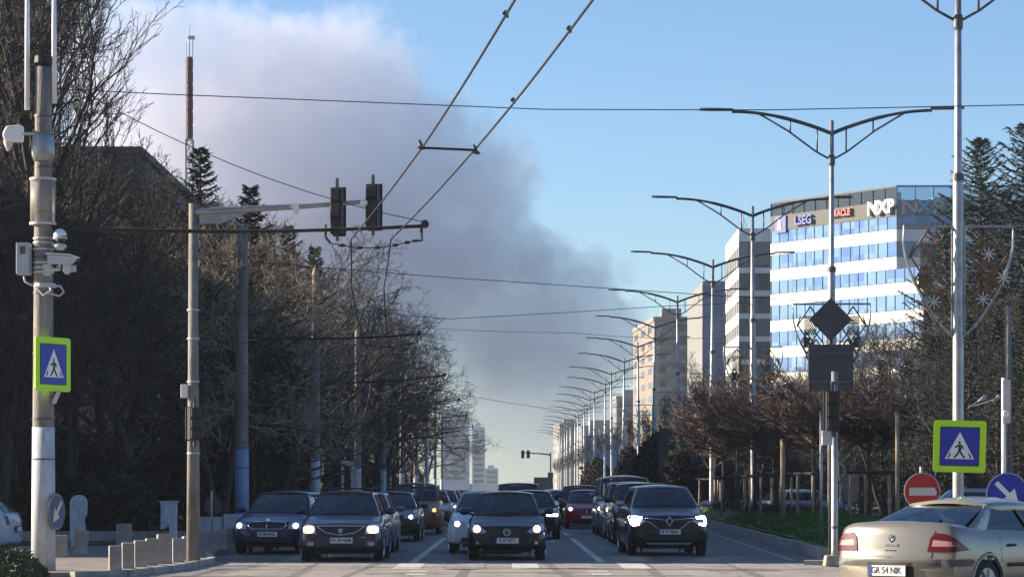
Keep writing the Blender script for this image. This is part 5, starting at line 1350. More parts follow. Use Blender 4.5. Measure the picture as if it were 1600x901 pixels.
# ---- near silver sedan, rear three quarter
def det_megane(t, sh, sp):
    L = sh.L
    for s in (1, -1):
        tl = proj_patch(sh, [(s * x, z) for x, z in [(-.27, .735), (.04, .735), (.26, .755), (.20, .80), (.08, .88), (-.04, .95), (-.18, .965), (-.23, .90)]], 'taillight', 'tail_light', t, 'corner' if s > 0 else 'corner', off=.014, cuts=9, sgn=s)
        proj_patch(sh, [(s * x, z) for x, z in [(-.22, .80), (.12, .80), (.04, .855), (-.20, .88)]], 'reflector', 'reflector', tl, 'corner', off=.017, sgn=s)
        proj_patch(sh, [(s * x, z) for x, z in [(-.30, .556), (.42, .556), (.30, .644), (-.30, .644)]], 'moldbeige', 'bumper_molding', t, 'corner', off=.013, cuts=7, sgn=s)
    for s in (1, -1):
        sh2 = sh
        b = MB(); pts = []
        for y in (1.3, 1.75, 2.3, 2.8): 
            h = sh.bvh.ray_cast(Vector((3 * s, y, .56)), Vector((-s, 0, 0)))[0]; pts.append((h.x, y, .56))
        for a_, c_ in zip(pts[:2], pts[1:3]): pass
        b.tube(pts[:3], .028, 6); b.tube([(pts[3][0], 2.45, .56), (pts[3][0], 3.15, .56)], .028, 6); b.build('side_molding', 'bumperdark', t)
        for y in (2.1, 3.05):
            h = sh.bvh.ray_cast(Vector((3 * s, y, .80)), Vector((-s, 0, 0)))[0]
            b = MB(); b.tube([(h.x - s * .0, y - .09, .80), (h.x + s * .03, y - .06, .805), (h.x + s * .03, y + .06, .805), (h.x, y + .09, .80)], .016, 6); b.build('door_handle', 'trim', t)
        # shut lines
        for y in (2.42, 1.32, 3.30):
            b = MB(); pts = []
            for z in (.32, .45, .6, .75, .88, .95):
                h = sh.bvh.ray_cast(Vector((3 * s, y + (.10 * max(0, .6 - z) * (y > 3)), z)), Vector((-s, 0, 0)))[0]
                if h: pts.append((h.x - s * .001, y + (.10 * max(0, .6 - z) * (y > 3)), z))
            b.tube(pts, .005, 4); b.build('door_gap', 'trim', t)
    # bumper moulding and lower bumper
    for i in (0,):
        proj_patch(sh, [(-.86, .555), (.86, .555), (.86, .645), (-.86, .645)], 'moldbeige', 'bumper_molding', t, 'rear', off=.016, cuts=8)
    proj_patch(sh, [(-.33, .42), (.33, .42), (.31, .60), (-.31, .60)], 'black', 'plate_recess', t, 'rear', off=.019)
    plate(t, sh, 'GR 54 NIK', .50, .52, .125, rear=True)
    # trunk gap, key hole, badge
    b = MB(); pts = []
    for x, z in [(-.58, .99), (-.56, .72), (-.55, .66), (0, .655), (.55, .66), (.56, .72), (.58, .99)]:
        h = sh.bvh.ray_cast(Vector((x, L + 3, z)), Vector((0, -1, 0)))[0]; pts.append((x, (h.y if h else L) - .0, z))
    b.tube(pts, .006, 4); b.build('trunk_gap', 'trim', t)
    ring_badge(t, sh, .895, .045, 'diamond', 'chrome', True)
    y = sh.bvh.ray_cast(Vector((0, L + 3, .80)), Vector((0, -1, 0)))[0].y
    b = MB(); b.box((0, y + .006, .745), (.15, .012, .014)); b.build('trunk_handle', 'trim', t)
    text_mesh('MEGANE', .05, 'lettering', 'chrome', t, (0.0, y + .012, .815), (R(90), 0, math.pi), .002, 1)
    b = MB(); b.lathe([(.03, 0), (.012, .05)], c=(0, 3.36, 1.425), sides=10); b.tube([(0, 3.36, 1.46), (0, 3.50, 1.62)], .005, 5); b.build('roof_antenna', 'trim', t)
    # fuel flap
    # items on the parcel shelf
    b = MB(); b.box((0, 3.62, .97), (1.25, .45, .03)); b.build('parcel_shelf', 'seat', t)
M['reflector'] = mat('reflector', (.34, .20, .20), .2, coat=.6)
M['hivis'] = mat('hivis', (.45, .85, .05), .7)
mg = dict(L=4.5, W=1.78, H=1.405, paint='p_silver', cab=(1.25, 2.0, 3.10, 4.02), zb=.985, crown=.04, bowr=.16,
          st=[(0, .80, .30, .56), (.03, .87, .26, .66), (.10, .94, .23, .72), (.5, .99, .22, .82), (1.2, 1, .22, .95), (1.5, 1, .22, .98), (2.7, 1, .22, .995), (3.6, 1, .22, 1.01), (4.0, .985, .22, 1.055), (4.28, .965, .23, 1.065), (4.37, .95, .24, 1.05), (4.42, .935, .25, .98), (4.45, .93, .27, .80), (4.47, .93, .28, .66), (4.5, .91, .32, .60)],
          deck=(1.27, 3.9), axles=(.80, 3.62), Rw=.32, detail=det_megane, doors=[.47], cpil=.46, kb=.885, kt=.66, rc=.085, gl='glasslight', bow=.1)
th = R(140.0); fwd = Vector((math.sin(th), -math.cos(th), 0))
rear_c = Vector((X(1394, 33), 33.0, 0))
mgc = make_car(mg, 'pale silver sedan seen from its rear corner at the lower right', tuple(rear_c + fwd * 4.42), th)
t = thing('safety_vest', 'yellow-green vest lying behind the rear glass of the pale silver sedan', 'vest', (0, 0, 0)); wm = mgc.location + Matrix.Rotation(th, 3, 'Z') @ Vector((-.42, 3.55, 1.0)); t.location = wm
b = MB(); b.prism([(-.10, 0), (.1, 0), (.06, .09), (0, .05), (-.07, .10)], 'y', -.03, .03); b.build('cloth', 'hivis', t)
# ---- white car at far left edge and parked cars beyond the median
whs = dict(white_h); whs['paint'] = 'p_white'
def det_side(t, sh, sp):
    L = sh.L
    for s in (1, -1):
        proj_patch(sh, [(s * x, z) for x, z in [(.62, .70), (.76, .70), (.76, .90), (.66, .90)]], 'taillight', 'tail_light', t, 'rear', off=.01)
        for y in (1.9, 2.8):
            h = sh.bvh.ray_cast(Vector((3 * s, y, .80)), Vector((-s, 0, 0)))[0]; b = MB(); b.tube([(h.x, y - .08, .80), (h.x + s * .03, y, .805), (h.x, y + .08, .80)], .016, 6); b.build('door_handle', 'trim', t)
    plate(t, sh, None, .60, rear=True)
whs['detail'] = det_side
wr = make_car(whs, 'pale car cut by the left frame edge, only its sloping tail showing', (X(20, 60) - 4.05, 60.5, .0), R(-92))
whs['paint'] = 'p_lightblue'
wp_ = make_car(whs, 'pale blue parked car seen between the median tree stakes', (X(1318, 122), 122, .0), R(118))
wq = make_car(whs, 'pale car behind the no entry sign, only its roof in sight', (X(1640, 95), 95, .05), R(86))
# people in the cars
for (car, x_, y_, z_, lab, cl) in ((lg_, .36, 2.12, .50, 'person in dark clothing driving the dark blue estate car', 'cloth'), (lg_, -.36, 2.12, .48, 'person in dark clothing in the front passenger seat of the estate car', 'clothgrey'),
                                (po, .35, 1.98, .47, 'person at the wheel of the black hatchback with the round badge', 'cloth'), (po, -.35, 1.98, .45, 'person in grey beside the driver of the black hatchback', 'clothgrey'), (cp, .36, 2.1, .62, 'person driving the black crossover with the silver roof', 'cloth')):
    make_person('person', lab, tuple(Vector(car.location) + Matrix.Rotation(car.rotation_euler.z, 3, 'Z') @ Vector((x_, y_, z_))), cl)
# ================================================================== TREES
def bare_tree(seed, H, r0, first=.25, spread=.55, dens=(13, 8, 7, 5), up=.35, ratio=(.30, .55, .5, .5), tw='twig', upright=0., tmin=.011, name='bare_tree', trunkmat='bark'):
    rg = random.Random(seed); tr = MB(); cr = MB()
    def grow(p, d, L, r, lvl):
        n = (9, 5, 4, 3, 2)[lvl]; pts = [p]; rads = [r]; dd = d.copy(); q = p.copy(); dirs = [dd.copy()]
        wob = (.10, .22, .28, .30, .30)[lvl]
        for i in range(n):
            dd = dd + Vector((rg.gauss(0, wob), rg.gauss(0, wob), rg.gauss(0, wob * .6) + up * (.10 if lvl == 0 else .16)))
            dd.normalize(); q = q + dd * (L / n); pts.append(q.copy()); dirs.append(dd.copy()); rads.append(max(tmin * .7, r * (1 - .82 * (i + 1) / n)))
        sides = (9, 6, 4, 3, 3)[lvl]
        (tr if lvl <= 1 else cr).tube(pts, rads, sides, cap=(lvl == 0))
        if lvl >= len(dens): return
        k = dens[lvl]; k = max(2, int(k * rg.uniform(.8, 1.2)))
        for j in range(k):
            t = (first + (1 - first) * (j + rg.random() * .8) / k) if lvl == 0 else (.22 + .78 * (j + rg.random()) / k)
            t = min(t, .98); i = int(t * n); f = t * n - i; i2 = min(i + 1, n)
            bp = pts[i].lerp(pts[i2], f); bd = dirs[i2]
            ax = bd.orthogonal().normalized(); ax = Matrix.Rotation(j * 2.4 + rg.uniform(-.5, .5), 3, bd) @ ax
            ang = spread * rg.uniform(.8, 1.5) * (1.25 if lvl == 0 else 1.0) * (1 - upright * .6)
            nd = (bd * math.cos(ang) + ax * math.sin(ang)).normalized()
            if lvl == 0: shape = (.55 + .9 * math.sin(math.pi * min(1, (t - first) / (1 - first) * .75 + .2)))
            else: shape = 1.15 - .55 * t
            LL = L * ratio[lvl] * shape * rg.uniform(.75, 1.2)
            grow(bp, nd, LL, max(tmin, rads[i] * (.62 if lvl == 0 else .6)), lvl + 1)
    grow(Vector((0, 0, -.1)), Vector((0, 0, 1)), H * .92, r0, 0)
    t = thing(name, 'x', 'tree')
    tr.build('trunk', trunkmat, t, True, fix=False); cr.build('crown', tw, t, fix=False)
    return t
def conifer(seed, H, rbase, m='needle', dens=1.0, first=.08, name='spruce_tree', fine=1.0, pw=.85):
    rg = random.Random(seed); tr = MB(); cr = MB()
    tr.tube([(0, 0, -.1), (0, 0, H * .5), (0, 0, H)], [H * .016, H * .009, .015], 8)
    nb = int(H * 11 * dens)
    for i in range(nb):
        t = first + (1 - first) * ((i + rg.random()) / nb) ** .9; z = H * t
        L = rbase * (1 - t) ** pw * rg.uniform(.42, 1.22) + .15; a = i * 2.4 + rg.uniform(-.3, .3)
        droop = -.35 + .6 * t + rg.uniform(-.15, .2); n = max(3, int(L / .3)); pts = []
        for j in range(n + 1):
            q = j / n; pts.append(Vector((math.cos(a) * L * q, math.sin(a) * L * q, z + L * (droop * q + .28 * q * q))))
        tr.tube(pts, [.035 * (1 - .8 * j / n) for j in range(n + 1)], 3, cap=False)
        for j in range(1, n + 1):
            for s in range(int((14 if j < n else 20) * fine)):
                p = pts[j - 1].lerp(pts[j], rg.random()); q = j / n
                side = Vector((-math.sin(a), math.cos(a), 0)) * rg.choice((-1, 1))
                fw = Vector((math.cos(a), math.sin(a), .1))
                dv = (fw * rg.uniform(.2, 1) + side * rg.uniform(.2, 1.1) + Vector((0, 0, rg.uniform(-.55, .35)))).normalized() * rg.uniform(.12, .36) * (1.15 - .4 * q)
                w = dv.orthogonal().normalized() * rg.uniform(.014, .036)
                w = Matrix.Rotation(rg.random() * 3.1, 3, dv.normalized()) @ w
                cr.add([p - w, p + w, p + dv * .7 + w * .8, p + dv], [(0, 1, 2, 3)])
    t = thing(name, 'x', 'tree'); tr.build('trunk', 'bark', t, True, fix=False); cr.build('crown', m, t, fix=False)
    return t
def place(o, px, d, z=.1, rz=0, s=1, label=None, group=None, X_=None, first=[set()]):
    x = X(px, d) if X_ is None else X_
    if o.name not in first[0]:
        first[0].add(o.name); o.location = (x, d, z); o.rotation_euler = (0, 0, rz); o.scale = (s, s, s) if not hasattr(s, '__len__') else s; o['label'] = label
        if group: o['group'] = group
        return o
    return dup(o, (x, d, z), rz, s, label, group)
TA = bare_tree(1, 13, .24, .22, .62)
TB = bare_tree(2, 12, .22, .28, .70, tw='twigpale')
TC = bare_tree(3, 12.5, .20, .18, .50, (15, 9, 7, 4), up=.5)
TD = bare_tree(4, 17, .26, .20, .42, (17, 9, 7, 4), up=.6, upright=.35, name='poplar_tree')
TE = bare_tree(5, 11, .24, .30, .80, (12, 9, 7, 5), up=.22, ratio=(.42, .5, .5, .5), name='plane_tree')
TT = bare_tree(12, 17, .30, .14, .55, (20, 9, 7, 5), up=.5, ratio=(.24, .55, .5, .5), tmin=.013)
S1 = conifer(6, 14, 3.6, 'needle', 1.15); S2 = conifer(7, 12.5, 3.0, 'needle', 1.15); S3 = conifer(8, 18, 5.0, 'needleblue', 1.5, .06, fine=1.0, pw=.62)
rg = random.Random(21)
# far left tall trees rising past the frame top
for o, px_, d_, s_, lab in ((TT, -60, 66, (.85, .85, 1.02), 'tall bare tree behind the left antenna mast'), (TD, 60, 74, (.72, .72, 1.05), 'tall upright tree between the two antenna masts and the smoke'), (TD, 112, 80, (.62, .62, 1.08), 'tall column of upright twigs at the left edge of the smoke'),
                            (TT, -5, 72, (.72, .72, .98), 'tall bare tree just right of the nearest concrete pole'), (TA, -60, 62, (.62, .62, 1.2), 'bare tree cut by the left frame edge'), (TD, 20, 92, (.68, .68, 1.15), 'tall upright tree far behind the nearest pole top'), (TT, -40, 86, (.75, .75, 1.15), 'tall bare tree at the very left behind the cream antenna box'), (TD, 72, 98, (.75, .75, 1.2), 'tall upright tree in the second rank right of the nearest pole')):
    place(o, px_, d_, .1, rg.random() * 6.28, s_, lab, 'tall bare trees at the far left')
# long crooked branch tree reaching right toward the lattice mast
for i, (o, px_, d_, s_, lab) in enumerate(((TE, 170, 88, .72, 'spreading bare tree in front of the netted building'), (TA, 262, 104, .98, 'bare tree left of the spruce with the narrow tip'), (TB, 330, 92, .9, 'pale twigged tree right of the signal pole'), (TC, 408, 100, .92, 'fine twigged bare tree behind the overhead signal arm'),
                            (TB, 345, 84, .78, 'pale lit bare tree between the signal pole and the blue based pole'), (TB, 430, 96, .80, 'lit bare tree between the blue based pole and the capped pole'), (TC, 180, 82, .85, 'bare tree right of the round topped stone totem'), (TE, 100, 78, .8, 'low spreading tree behind the stone totem'), (TC, 30, 76, .9, 'bare tree over the pale car at the left edge'), (TA, 150, 100, .95, 'bare tree under the netted building eave'), (TE, 235, 78, .72, 'low spreading tree left of the signal pole'), (TC, 290, 90, .8, 'fine twigged tree directly behind the signal pole'), (TA, 60, 100, .9, 'bare tree in the deep shade behind the nearest pole'))):
    place(o, px_, d_, .1, rg.random() * 6.28, s_, lab, 'bare trees of the left park')
for o, px_, d_, s_, lab in ((S1, 313, 92, .93, 'dark spruce whose narrow tip stands left of the signal arm'), (S2, 392, 90, .92, 'dense dark spruce under the overhead signal arm'), (S2, 450, 114, 1.0, 'dark spruce behind the pole with the pointed cap, left side'), (S1, 352, 110, .92, 'dark spruce behind the blue based pole'),
                            (S2, 492, 124, 1.0, 'dark spruce rising right behind the capped pole'), (S2, 418, 103, .9, 'dark spruce in the second rank behind the capped pole'), (S2, 545, 150, .92, 'dark evergreen among the right end of the left trees'), (S2, 240, 118, .95, 'dark evergreen between the netted building and the spruce tip')):
    place(o, px_, d_, .1, rg.random() * 6.28, s_, lab, 'dark spruces of the left park')
# avenue rows
lab3 = ['leafless avenue tree in the row nearest the left kerb', 'leafless tree in the second row left of the avenue', 'leafless tree in the third row left of the avenue', 'leafless tree deep in the left park']
sp3 = ['large spreading bare tree against the smoke, nearest of the kerb row', ]
d_ = 118; i = 0
while d_ < 290:
    o = (TE, TA, TC)[i % 3]
    nearlab = {0: 'large spreading bare tree against the smoke right of the spruces', 1: 'second bare tree of the kerb row, against the smoke', 2: 'third bare tree of the kerb row, over the thin white post'}.get(i, lab3[0])
    place(o, 0, d_, .1, rg.random() * 6.28, (1.02 if i == 0 else .98) * (1 if d_ < 200 else .95), nearlab, 'leafless trees of the kerb row', X_=-8.9 + rg.uniform(-.4, .4)); i += 1
    d_ += (9 if d_ < 200 else 15)
for row, xr in enumerate((-14, -20, -28)):
    d_ = 100 + row * 9
    while d_ < 330:
        o = rg.choice((TA, TB, TC, TE, S2)) if row < 2 else rg.choice((TA, TC, S2, S1))
        place(o, 0, d_, .1, rg.random() * 6.28, rg.uniform(.8, .98), ('dark evergreen' if o in (S1, S2) else 'leafless') + lab3[row + 1][8:], ('dark evergreens' if o in (S1, S2) else 'leafless trees') + ' of the left park rows ' + ['two', 'three', 'deep'][row], X_=xr + rg.uniform(-1.5, 1.5))
        d_ += rg.uniform(11, 17) * (1 + row * .2)
# hedges and undergrowth
def hedge_thing(name, label, x0, x1, d0, d1, h, n, m, size=.3, cat='hedge', rounded=False, z0=.1):
    t = thing(name, label, cat, ((x0 + x1) / 2, (d0 + d1) / 2, z0)); b = MB(); g = random.Random(int(abs(x0) * 100 + d0))
    hx, hy = (x1 - x0) / 2, (d1 - d0) / 2
    for i in range(n):
        x, y = g.uniform(-hx, hx), g.uniform(-hy, hy)
        if rounded:
            v = Vector((g.gauss(0, 1), g.gauss(0, 1), abs(g.gauss(0, 1)))).normalized() * g.uniform(.75, 1.03)
            x, y, z = v.x * hx, v.y * hy, v.z * h
        else:
            hh = h * (.75 + .25 * math.sin(x * 1.1 + y * .6) * math.cos(y * .9 + 1)); z = hh * g.random() ** .6
        a = Vector((g.uniform(-1, 1), g.uniform(-1, 1), g.uniform(-.2, 1))).normalized() * size * g.uniform(.5, 1.4); w = a.orthogonal().normalized() * size * g.uniform(.12, .3)
        w = Matrix.Rotation(g.random() * 3, 3, a.normalized()) @ w
        b.add([(x - w.x, y - w.y, z - w.z), (x + w.x, y + w.y, z + w.z), (x + a.x, y + a.y, z + a.z)], [(0, 1, 2)])
    b.build('foliage', m, t, fix=False)
    b = MB()
    for i in range(14): x, y = g.uniform(-hx * .8, hx * .8), g.uniform(-hy * .8, hy * .8); b.tube([(x, y, -.1), (x + g.uniform(-.3, .3), y, h * .55)], [.05, .02], 5)
    b.build('stem', 'bark', t); return t
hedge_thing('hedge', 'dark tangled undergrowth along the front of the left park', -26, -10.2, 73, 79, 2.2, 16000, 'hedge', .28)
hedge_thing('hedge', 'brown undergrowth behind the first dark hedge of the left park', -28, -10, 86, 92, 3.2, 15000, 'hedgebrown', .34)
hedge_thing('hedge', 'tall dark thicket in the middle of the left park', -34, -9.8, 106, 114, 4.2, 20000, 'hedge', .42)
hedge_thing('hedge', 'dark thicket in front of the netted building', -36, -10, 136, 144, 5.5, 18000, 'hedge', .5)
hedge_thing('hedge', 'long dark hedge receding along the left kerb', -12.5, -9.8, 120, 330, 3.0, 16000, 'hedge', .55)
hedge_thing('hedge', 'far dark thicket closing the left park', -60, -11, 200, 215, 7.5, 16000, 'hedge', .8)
# ---- right side: staked median trees with flat rusty crowns
def staked(seed):
    rg = random.Random(seed)
    t = thing('median_tree', 'x', 'tree'); tr = MB(); cr = MB()
    hz = 2.3
    tr.tube([(0, 0, -.1), (.03, 0, 1.2), (0, .02, hz), (.02, 0, hz + 1.1)], [.085, .07, .06, .035], 8)
    for k in range(16):
        a = k * 2.4 + rg.uniform(-.6, .6); z = hz - .15 + 1.3 * (k / 16) * rg.uniform(.6, 1.2); L = 1.9 * rg.uniform(.45, 1.2) * (1 - .2 * k / 16); rise = rg.uniform(.1, .75)
        pts = []; n = 6
        for j in range(n + 1):
            q = j / n; pts.append(Vector((math.cos(a + .15 * q) * L * q, math.sin(a + .15 * q) * L * q, z + L * rise * q + .16 * rg.uniform(-1, 1) * q)))
        tr.tube(pts, [.035 * (1 - .7 * j / n) for j in range(n + 1)], 5, cap=False)
        for j in range(1, n + 1):
            for s in range(8):
                p = pts[j - 1].lerp(pts[j], rg.random()); aa = a + rg.uniform(-1.3, 1.3)
                l2 = rg.uniform(.3, 1.0); d2 = Vector((math.cos(aa), math.sin(aa), rg.uniform(-.25, 1.5))).normalized()
                e = p + d2 * l2; mid = p.lerp(e, .5) + Vector((0, 0, -.04)); cr.tube([p, mid, e], [.014, .011, .007], 3, cap=False)
                for u in range(4):
                    q0 = p.lerp(e, rg.uniform(.3, .95)); d3 = (d2 + Vector((rg.gauss(0, .6), rg.gauss(0, .6), rg.gauss(.15, .4)))).normalized() * rg.uniform(.15, .4)
                    cr.tube([q0, q0 + d3], [.010, .006], 3, cap=False)
    tr.build('trunk', 'bark', t, True, fix=False); cr.build('crown', 'twigrust', t, fix=False)
    return t
def stakes():
    t = thing('tree_stakes', 'x', 'tree stakes')
    cs = [(-.55, -.3), (.55, -.3), (0, .6)]
    for x, y in cs:
        b = MB(); b.tube([(x, y, -.1), (x * .95, y * .95, 1.55)], .045, 8); b.build('stake', 'stake', t, True)
    b = MB()
    for k in range(3):
        a_, c_ = cs[k], cs[(k + 1) % 3]; b.tube([(a_[0] * 1.15, a_[1] * 1.15, 1.5), (c_[0] * 1.15, c_[1] * 1.15, 1.5)], .045, 8)
    b.build('cross_bar', 'bark', t); return t
MT1, MT2, MT3, ST = staked(31), staked(32), staked(35), stakes()
mts = [(1357, 74, 9.9), (1272, 80, 9.0), (1215, 88, 9.2), (1180, 97, 9.0), (1152, 106, 9.1), (1130, 116, 9.1), (1112, 127, 9.2)]
names = ['rusty crowned median tree nearest, right of the black signal head', 'rusty crowned median tree left of the black signal head', 'third rusty crowned median tree, right of the thick lamp post', 'fourth rusty crowned median tree, left of the thick lamp post', 'fifth rusty crowned median tree from the right', 'sixth rusty crowned median tree from the right', 'leftmost and farthest rusty crowned median tree']
for i, (px_, d_, _) in enumerate(mts):
    s_ = (.92, .88, .92, 1.0, 1.02, 1.06, 1.1)[i]
    place((MT1, MT2, MT3)[i % 3], px_, d_, .5, i * 1.3, (s_, s_, s_ * (1.0, 1.12, .96, 1.1, 1.2, .98, 1.05)[i]), names[i], 'rusty crowned trees on the median')
    place(ST, px_, d_, .45, i * .9, 1, ['nearest', 'second nearest', 'third nearest', 'fourth nearest', 'fifth nearest', 'sixth nearest', 'farthest'][i] + ' set of wooden stakes and cross bars round a median tree', 'wooden stakes round the median trees')
for k, (x_, d_, s_, lab) in enumerate(((10.6, 93, .44, 'small thin bare tree between the staked median trees, nearer'), (10.9, 110, .5, 'small thin bare tree between the staked median trees, farther'), (10.4, 134, .55, 'small bare tree at the far end of the staked median trees'), (10.8, 70, .42, 'small bare tree right of the nearest staked median tree'))):
    place((TB, TE, TA, TE)[k], 0, d_, .5, k, s_, lab, None, X_=x_)
for k, (px_, d_, s_, lab) in enumerate(((342, 80, .72, 'pale sunlit twigged tree just right of the signal pole, nearest the kerb'), (425, 92, .74, 'pale sunlit twigged tree right of the blue based pole, nearest the kerb'), (455, 104, .8, 'pale sunlit twigged tree left of the capped pole, nearest the kerb'))):
    place(TB, px_, d_, .1, 1 + k * 2, s_, lab, None)
# dark evergreen shrubs in the middle distance
for k, (px0, px1, d_, ztop, lab) in enumerate(((985, 1068, 160, 680, 'largest dark evergreen shrub, left of the dark direction sign'), (958, 1010, 205, 700, 'dark evergreen shrub in front of the blue billboard'), (1034, 1085, 141, 705, 'dark evergreen shrub under the dark direction sign'), (905, 960, 272, 716, 'brownish shrub at the left end of the dark shrubs'))):
    hedge_thing('evergreen_shrub', lab, X(px0, d_), X(px1, d_), d_ - 2, d_ + 2, Z(ztop, d_), 9000, 'hedge' if k < 3 else 'hedgebrown', .36, 'shrub', True, 0)
hedge_thing('hedge', 'brown tangle of far shrubs along the right of the avenue', 10, 24, 345, 365, 5.0, 6000, 'hedgebrown', .8)
hedge_thing('hedge', 'low brown planting round the median tree stakes', 8.6, 11.0, 84, 120, .45, 5000, 'hedgebrown', .16, z0=.5)
# right side trees
S3l = [(1532, 128, 1.0, 'tall blue-green spruce with a sparse pointed top right of the nearest lamp post'), (1606, 118, .97, 'tallest dark spruce at the right frame edge'), (1478, 140, .84, 'dark spruce overlapping the coloured roof letters'), (1568, 150, 1.0, 'dark spruce between the two tall spruces on the right'), (1640, 132, 1.0, 'dark spruce cut by the right frame edge')]
for px_, d_, s_, lab in S3l: place(S3, px_, d_, .1, rg.random() * 6, s_, lab, 'dark spruces on the right')
for px_, d_, s_, lab in ((1452, 158, .95, 'spruce low behind the ornament of the nearest lamp post'), (1505, 165, 1.1, 'spruce behind the right ornament of the nearest lamp post'), (1590, 170, 1.15, 'spruce in the rear rank at the right edge'), (1418, 118, .56, 'small dark spruce left of the square crosswalk sign'), (1462, 112, .62, 'small dark spruce right behind the square crosswalk sign'), (1515, 108, .66, 'small dark spruce between the crosswalk sign and the arrow sign'), (1560, 104, .64, 'small dark spruce above the blue arrow sign'), (1605, 106, .7, 'small dark spruce at the right frame edge'), (1378, 128, .6, 'small dark spruce farthest left of the right group')):
    place(S2, px_, d_, .1, rg.random() * 6, s_, lab, 'dark spruces on the right')
rt = [(TB, 1225, 190, .72), (TB, 1262, 175, .70), (TE, 1300, 168, .80), (TA, 1345, 160, .78), (TC, 1385, 150, .80), (TA, 1420, 138, .78), (TE, 1465, 128, .72), (TC, 1510, 120, .72), (TA, 1560, 112, .70), (TE, 1602, 108, .72), (TC, 1360, 190, .95), (TA, 1408, 182, .92), (TE, 1320, 210, .95), (TB, 1180, 230, .78), (TB, 1150, 260, .85), (TC, 1120, 290, .9), (TB, 1085, 330, .9), (TB, 1040, 380, .95), (TC, 1010, 430, 1.0), (TB, 985, 480, 1.0), (TC, 1445, 150, .8), (TA, 1490, 145, .8), (TC, 1540, 140, .85), (TA, 1585, 140, .85), (TE, 1240, 240, .85), (TA, 1285, 235, .9), (TE, 1200, 180, .55), (TC, 1250, 150, .55), (TA, 1310, 135, .55), (TE, 1380, 120, .52), (TC, 1440, 112, .5)]
lr = ['pale twigged bare tree left of the diamond sign', 'pale twigged bare tree just left of the dark diamond sign, nearer', 'bare tree directly behind the dark diamond sign', 'bare tree right of the diamond sign against the white office bands', 'dark bare tree left of the nearest lamp ornament', 'bare tree behind the left half of the nearest lamp ornament', 'bare tree behind the square crosswalk sign', 'bare tree right of the nearest lamp post', 'bare tree above the blue arrow sign', 'bare tree at the right frame edge above the arrow sign']
for i, (o, px_, d_, s_) in enumerate(rt):
    place(o, px_, d_, .1, rg.random() * 6.28, s_, lr[i] if i < len(lr) else 'leafless tree in the thicket beyond the right carriageway', 'leafless trees beyond the right carriageway')
hedge_thing('hedge', 'brown thicket beyond the right carriageway behind the rusty crowns', 23, 46, 150, 160, 3.6, 16000, 'hedgebrown', .38)
hedge_thing('hedge', 'brown thicket closing the view between the median tree trunks', 11.8, 30, 176, 186, 5.2, 20000, 'hedgebrown', .42)
hedge_thing('hedge', 'dark thicket closing the view between the median tree trunks, rear', 12, 46, 214, 224, 6.5, 16000, 'hedge', .55)
hedge_thing('hedge', 'dark thicket behind the crosswalk sign and arrow sign', 23, 40, 116, 124, 3.6, 16000, 'hedge', .32)
hedge_thing('hedge', 'far dark thicket on the right below the white office building', 26, 80, 225, 240, 7.0, 16000, 'hedgebrown', .7)
t = thing('concrete_pole', 'dark concrete pole among the spruces on the right', 'pole', (X(1575, 100), 100, .1)); b = MB(); b.tube([(0, 0, 0), (0, 0, Z(482, 100))], [.17, .12], 12); b.build('shaft', 'pole_concrete', t, True)
for i, (px_, py_) in enumerate(((1536, 622), (1558, 622))):
    t = thing('street_luminaire', ['left', 'right'][i] + ' of two pale tilted luminaires beside the white slim post', 'luminaire', tuple(P(px_, py_, 92))); b = MB(); b.prism([(-.18, -.1), (.05, .12), (.2, .14), (-.02, -.1)], 'y', -.1, .1); b.build('housing', 'whitegrey', t)
    b = MB(); b.tube([(0, 0, 0), (0, .3, -.02), (X(1575, 92) - X(px_, 92), 8, -.1)], .03); b.build('arm', 'darksteel', t)

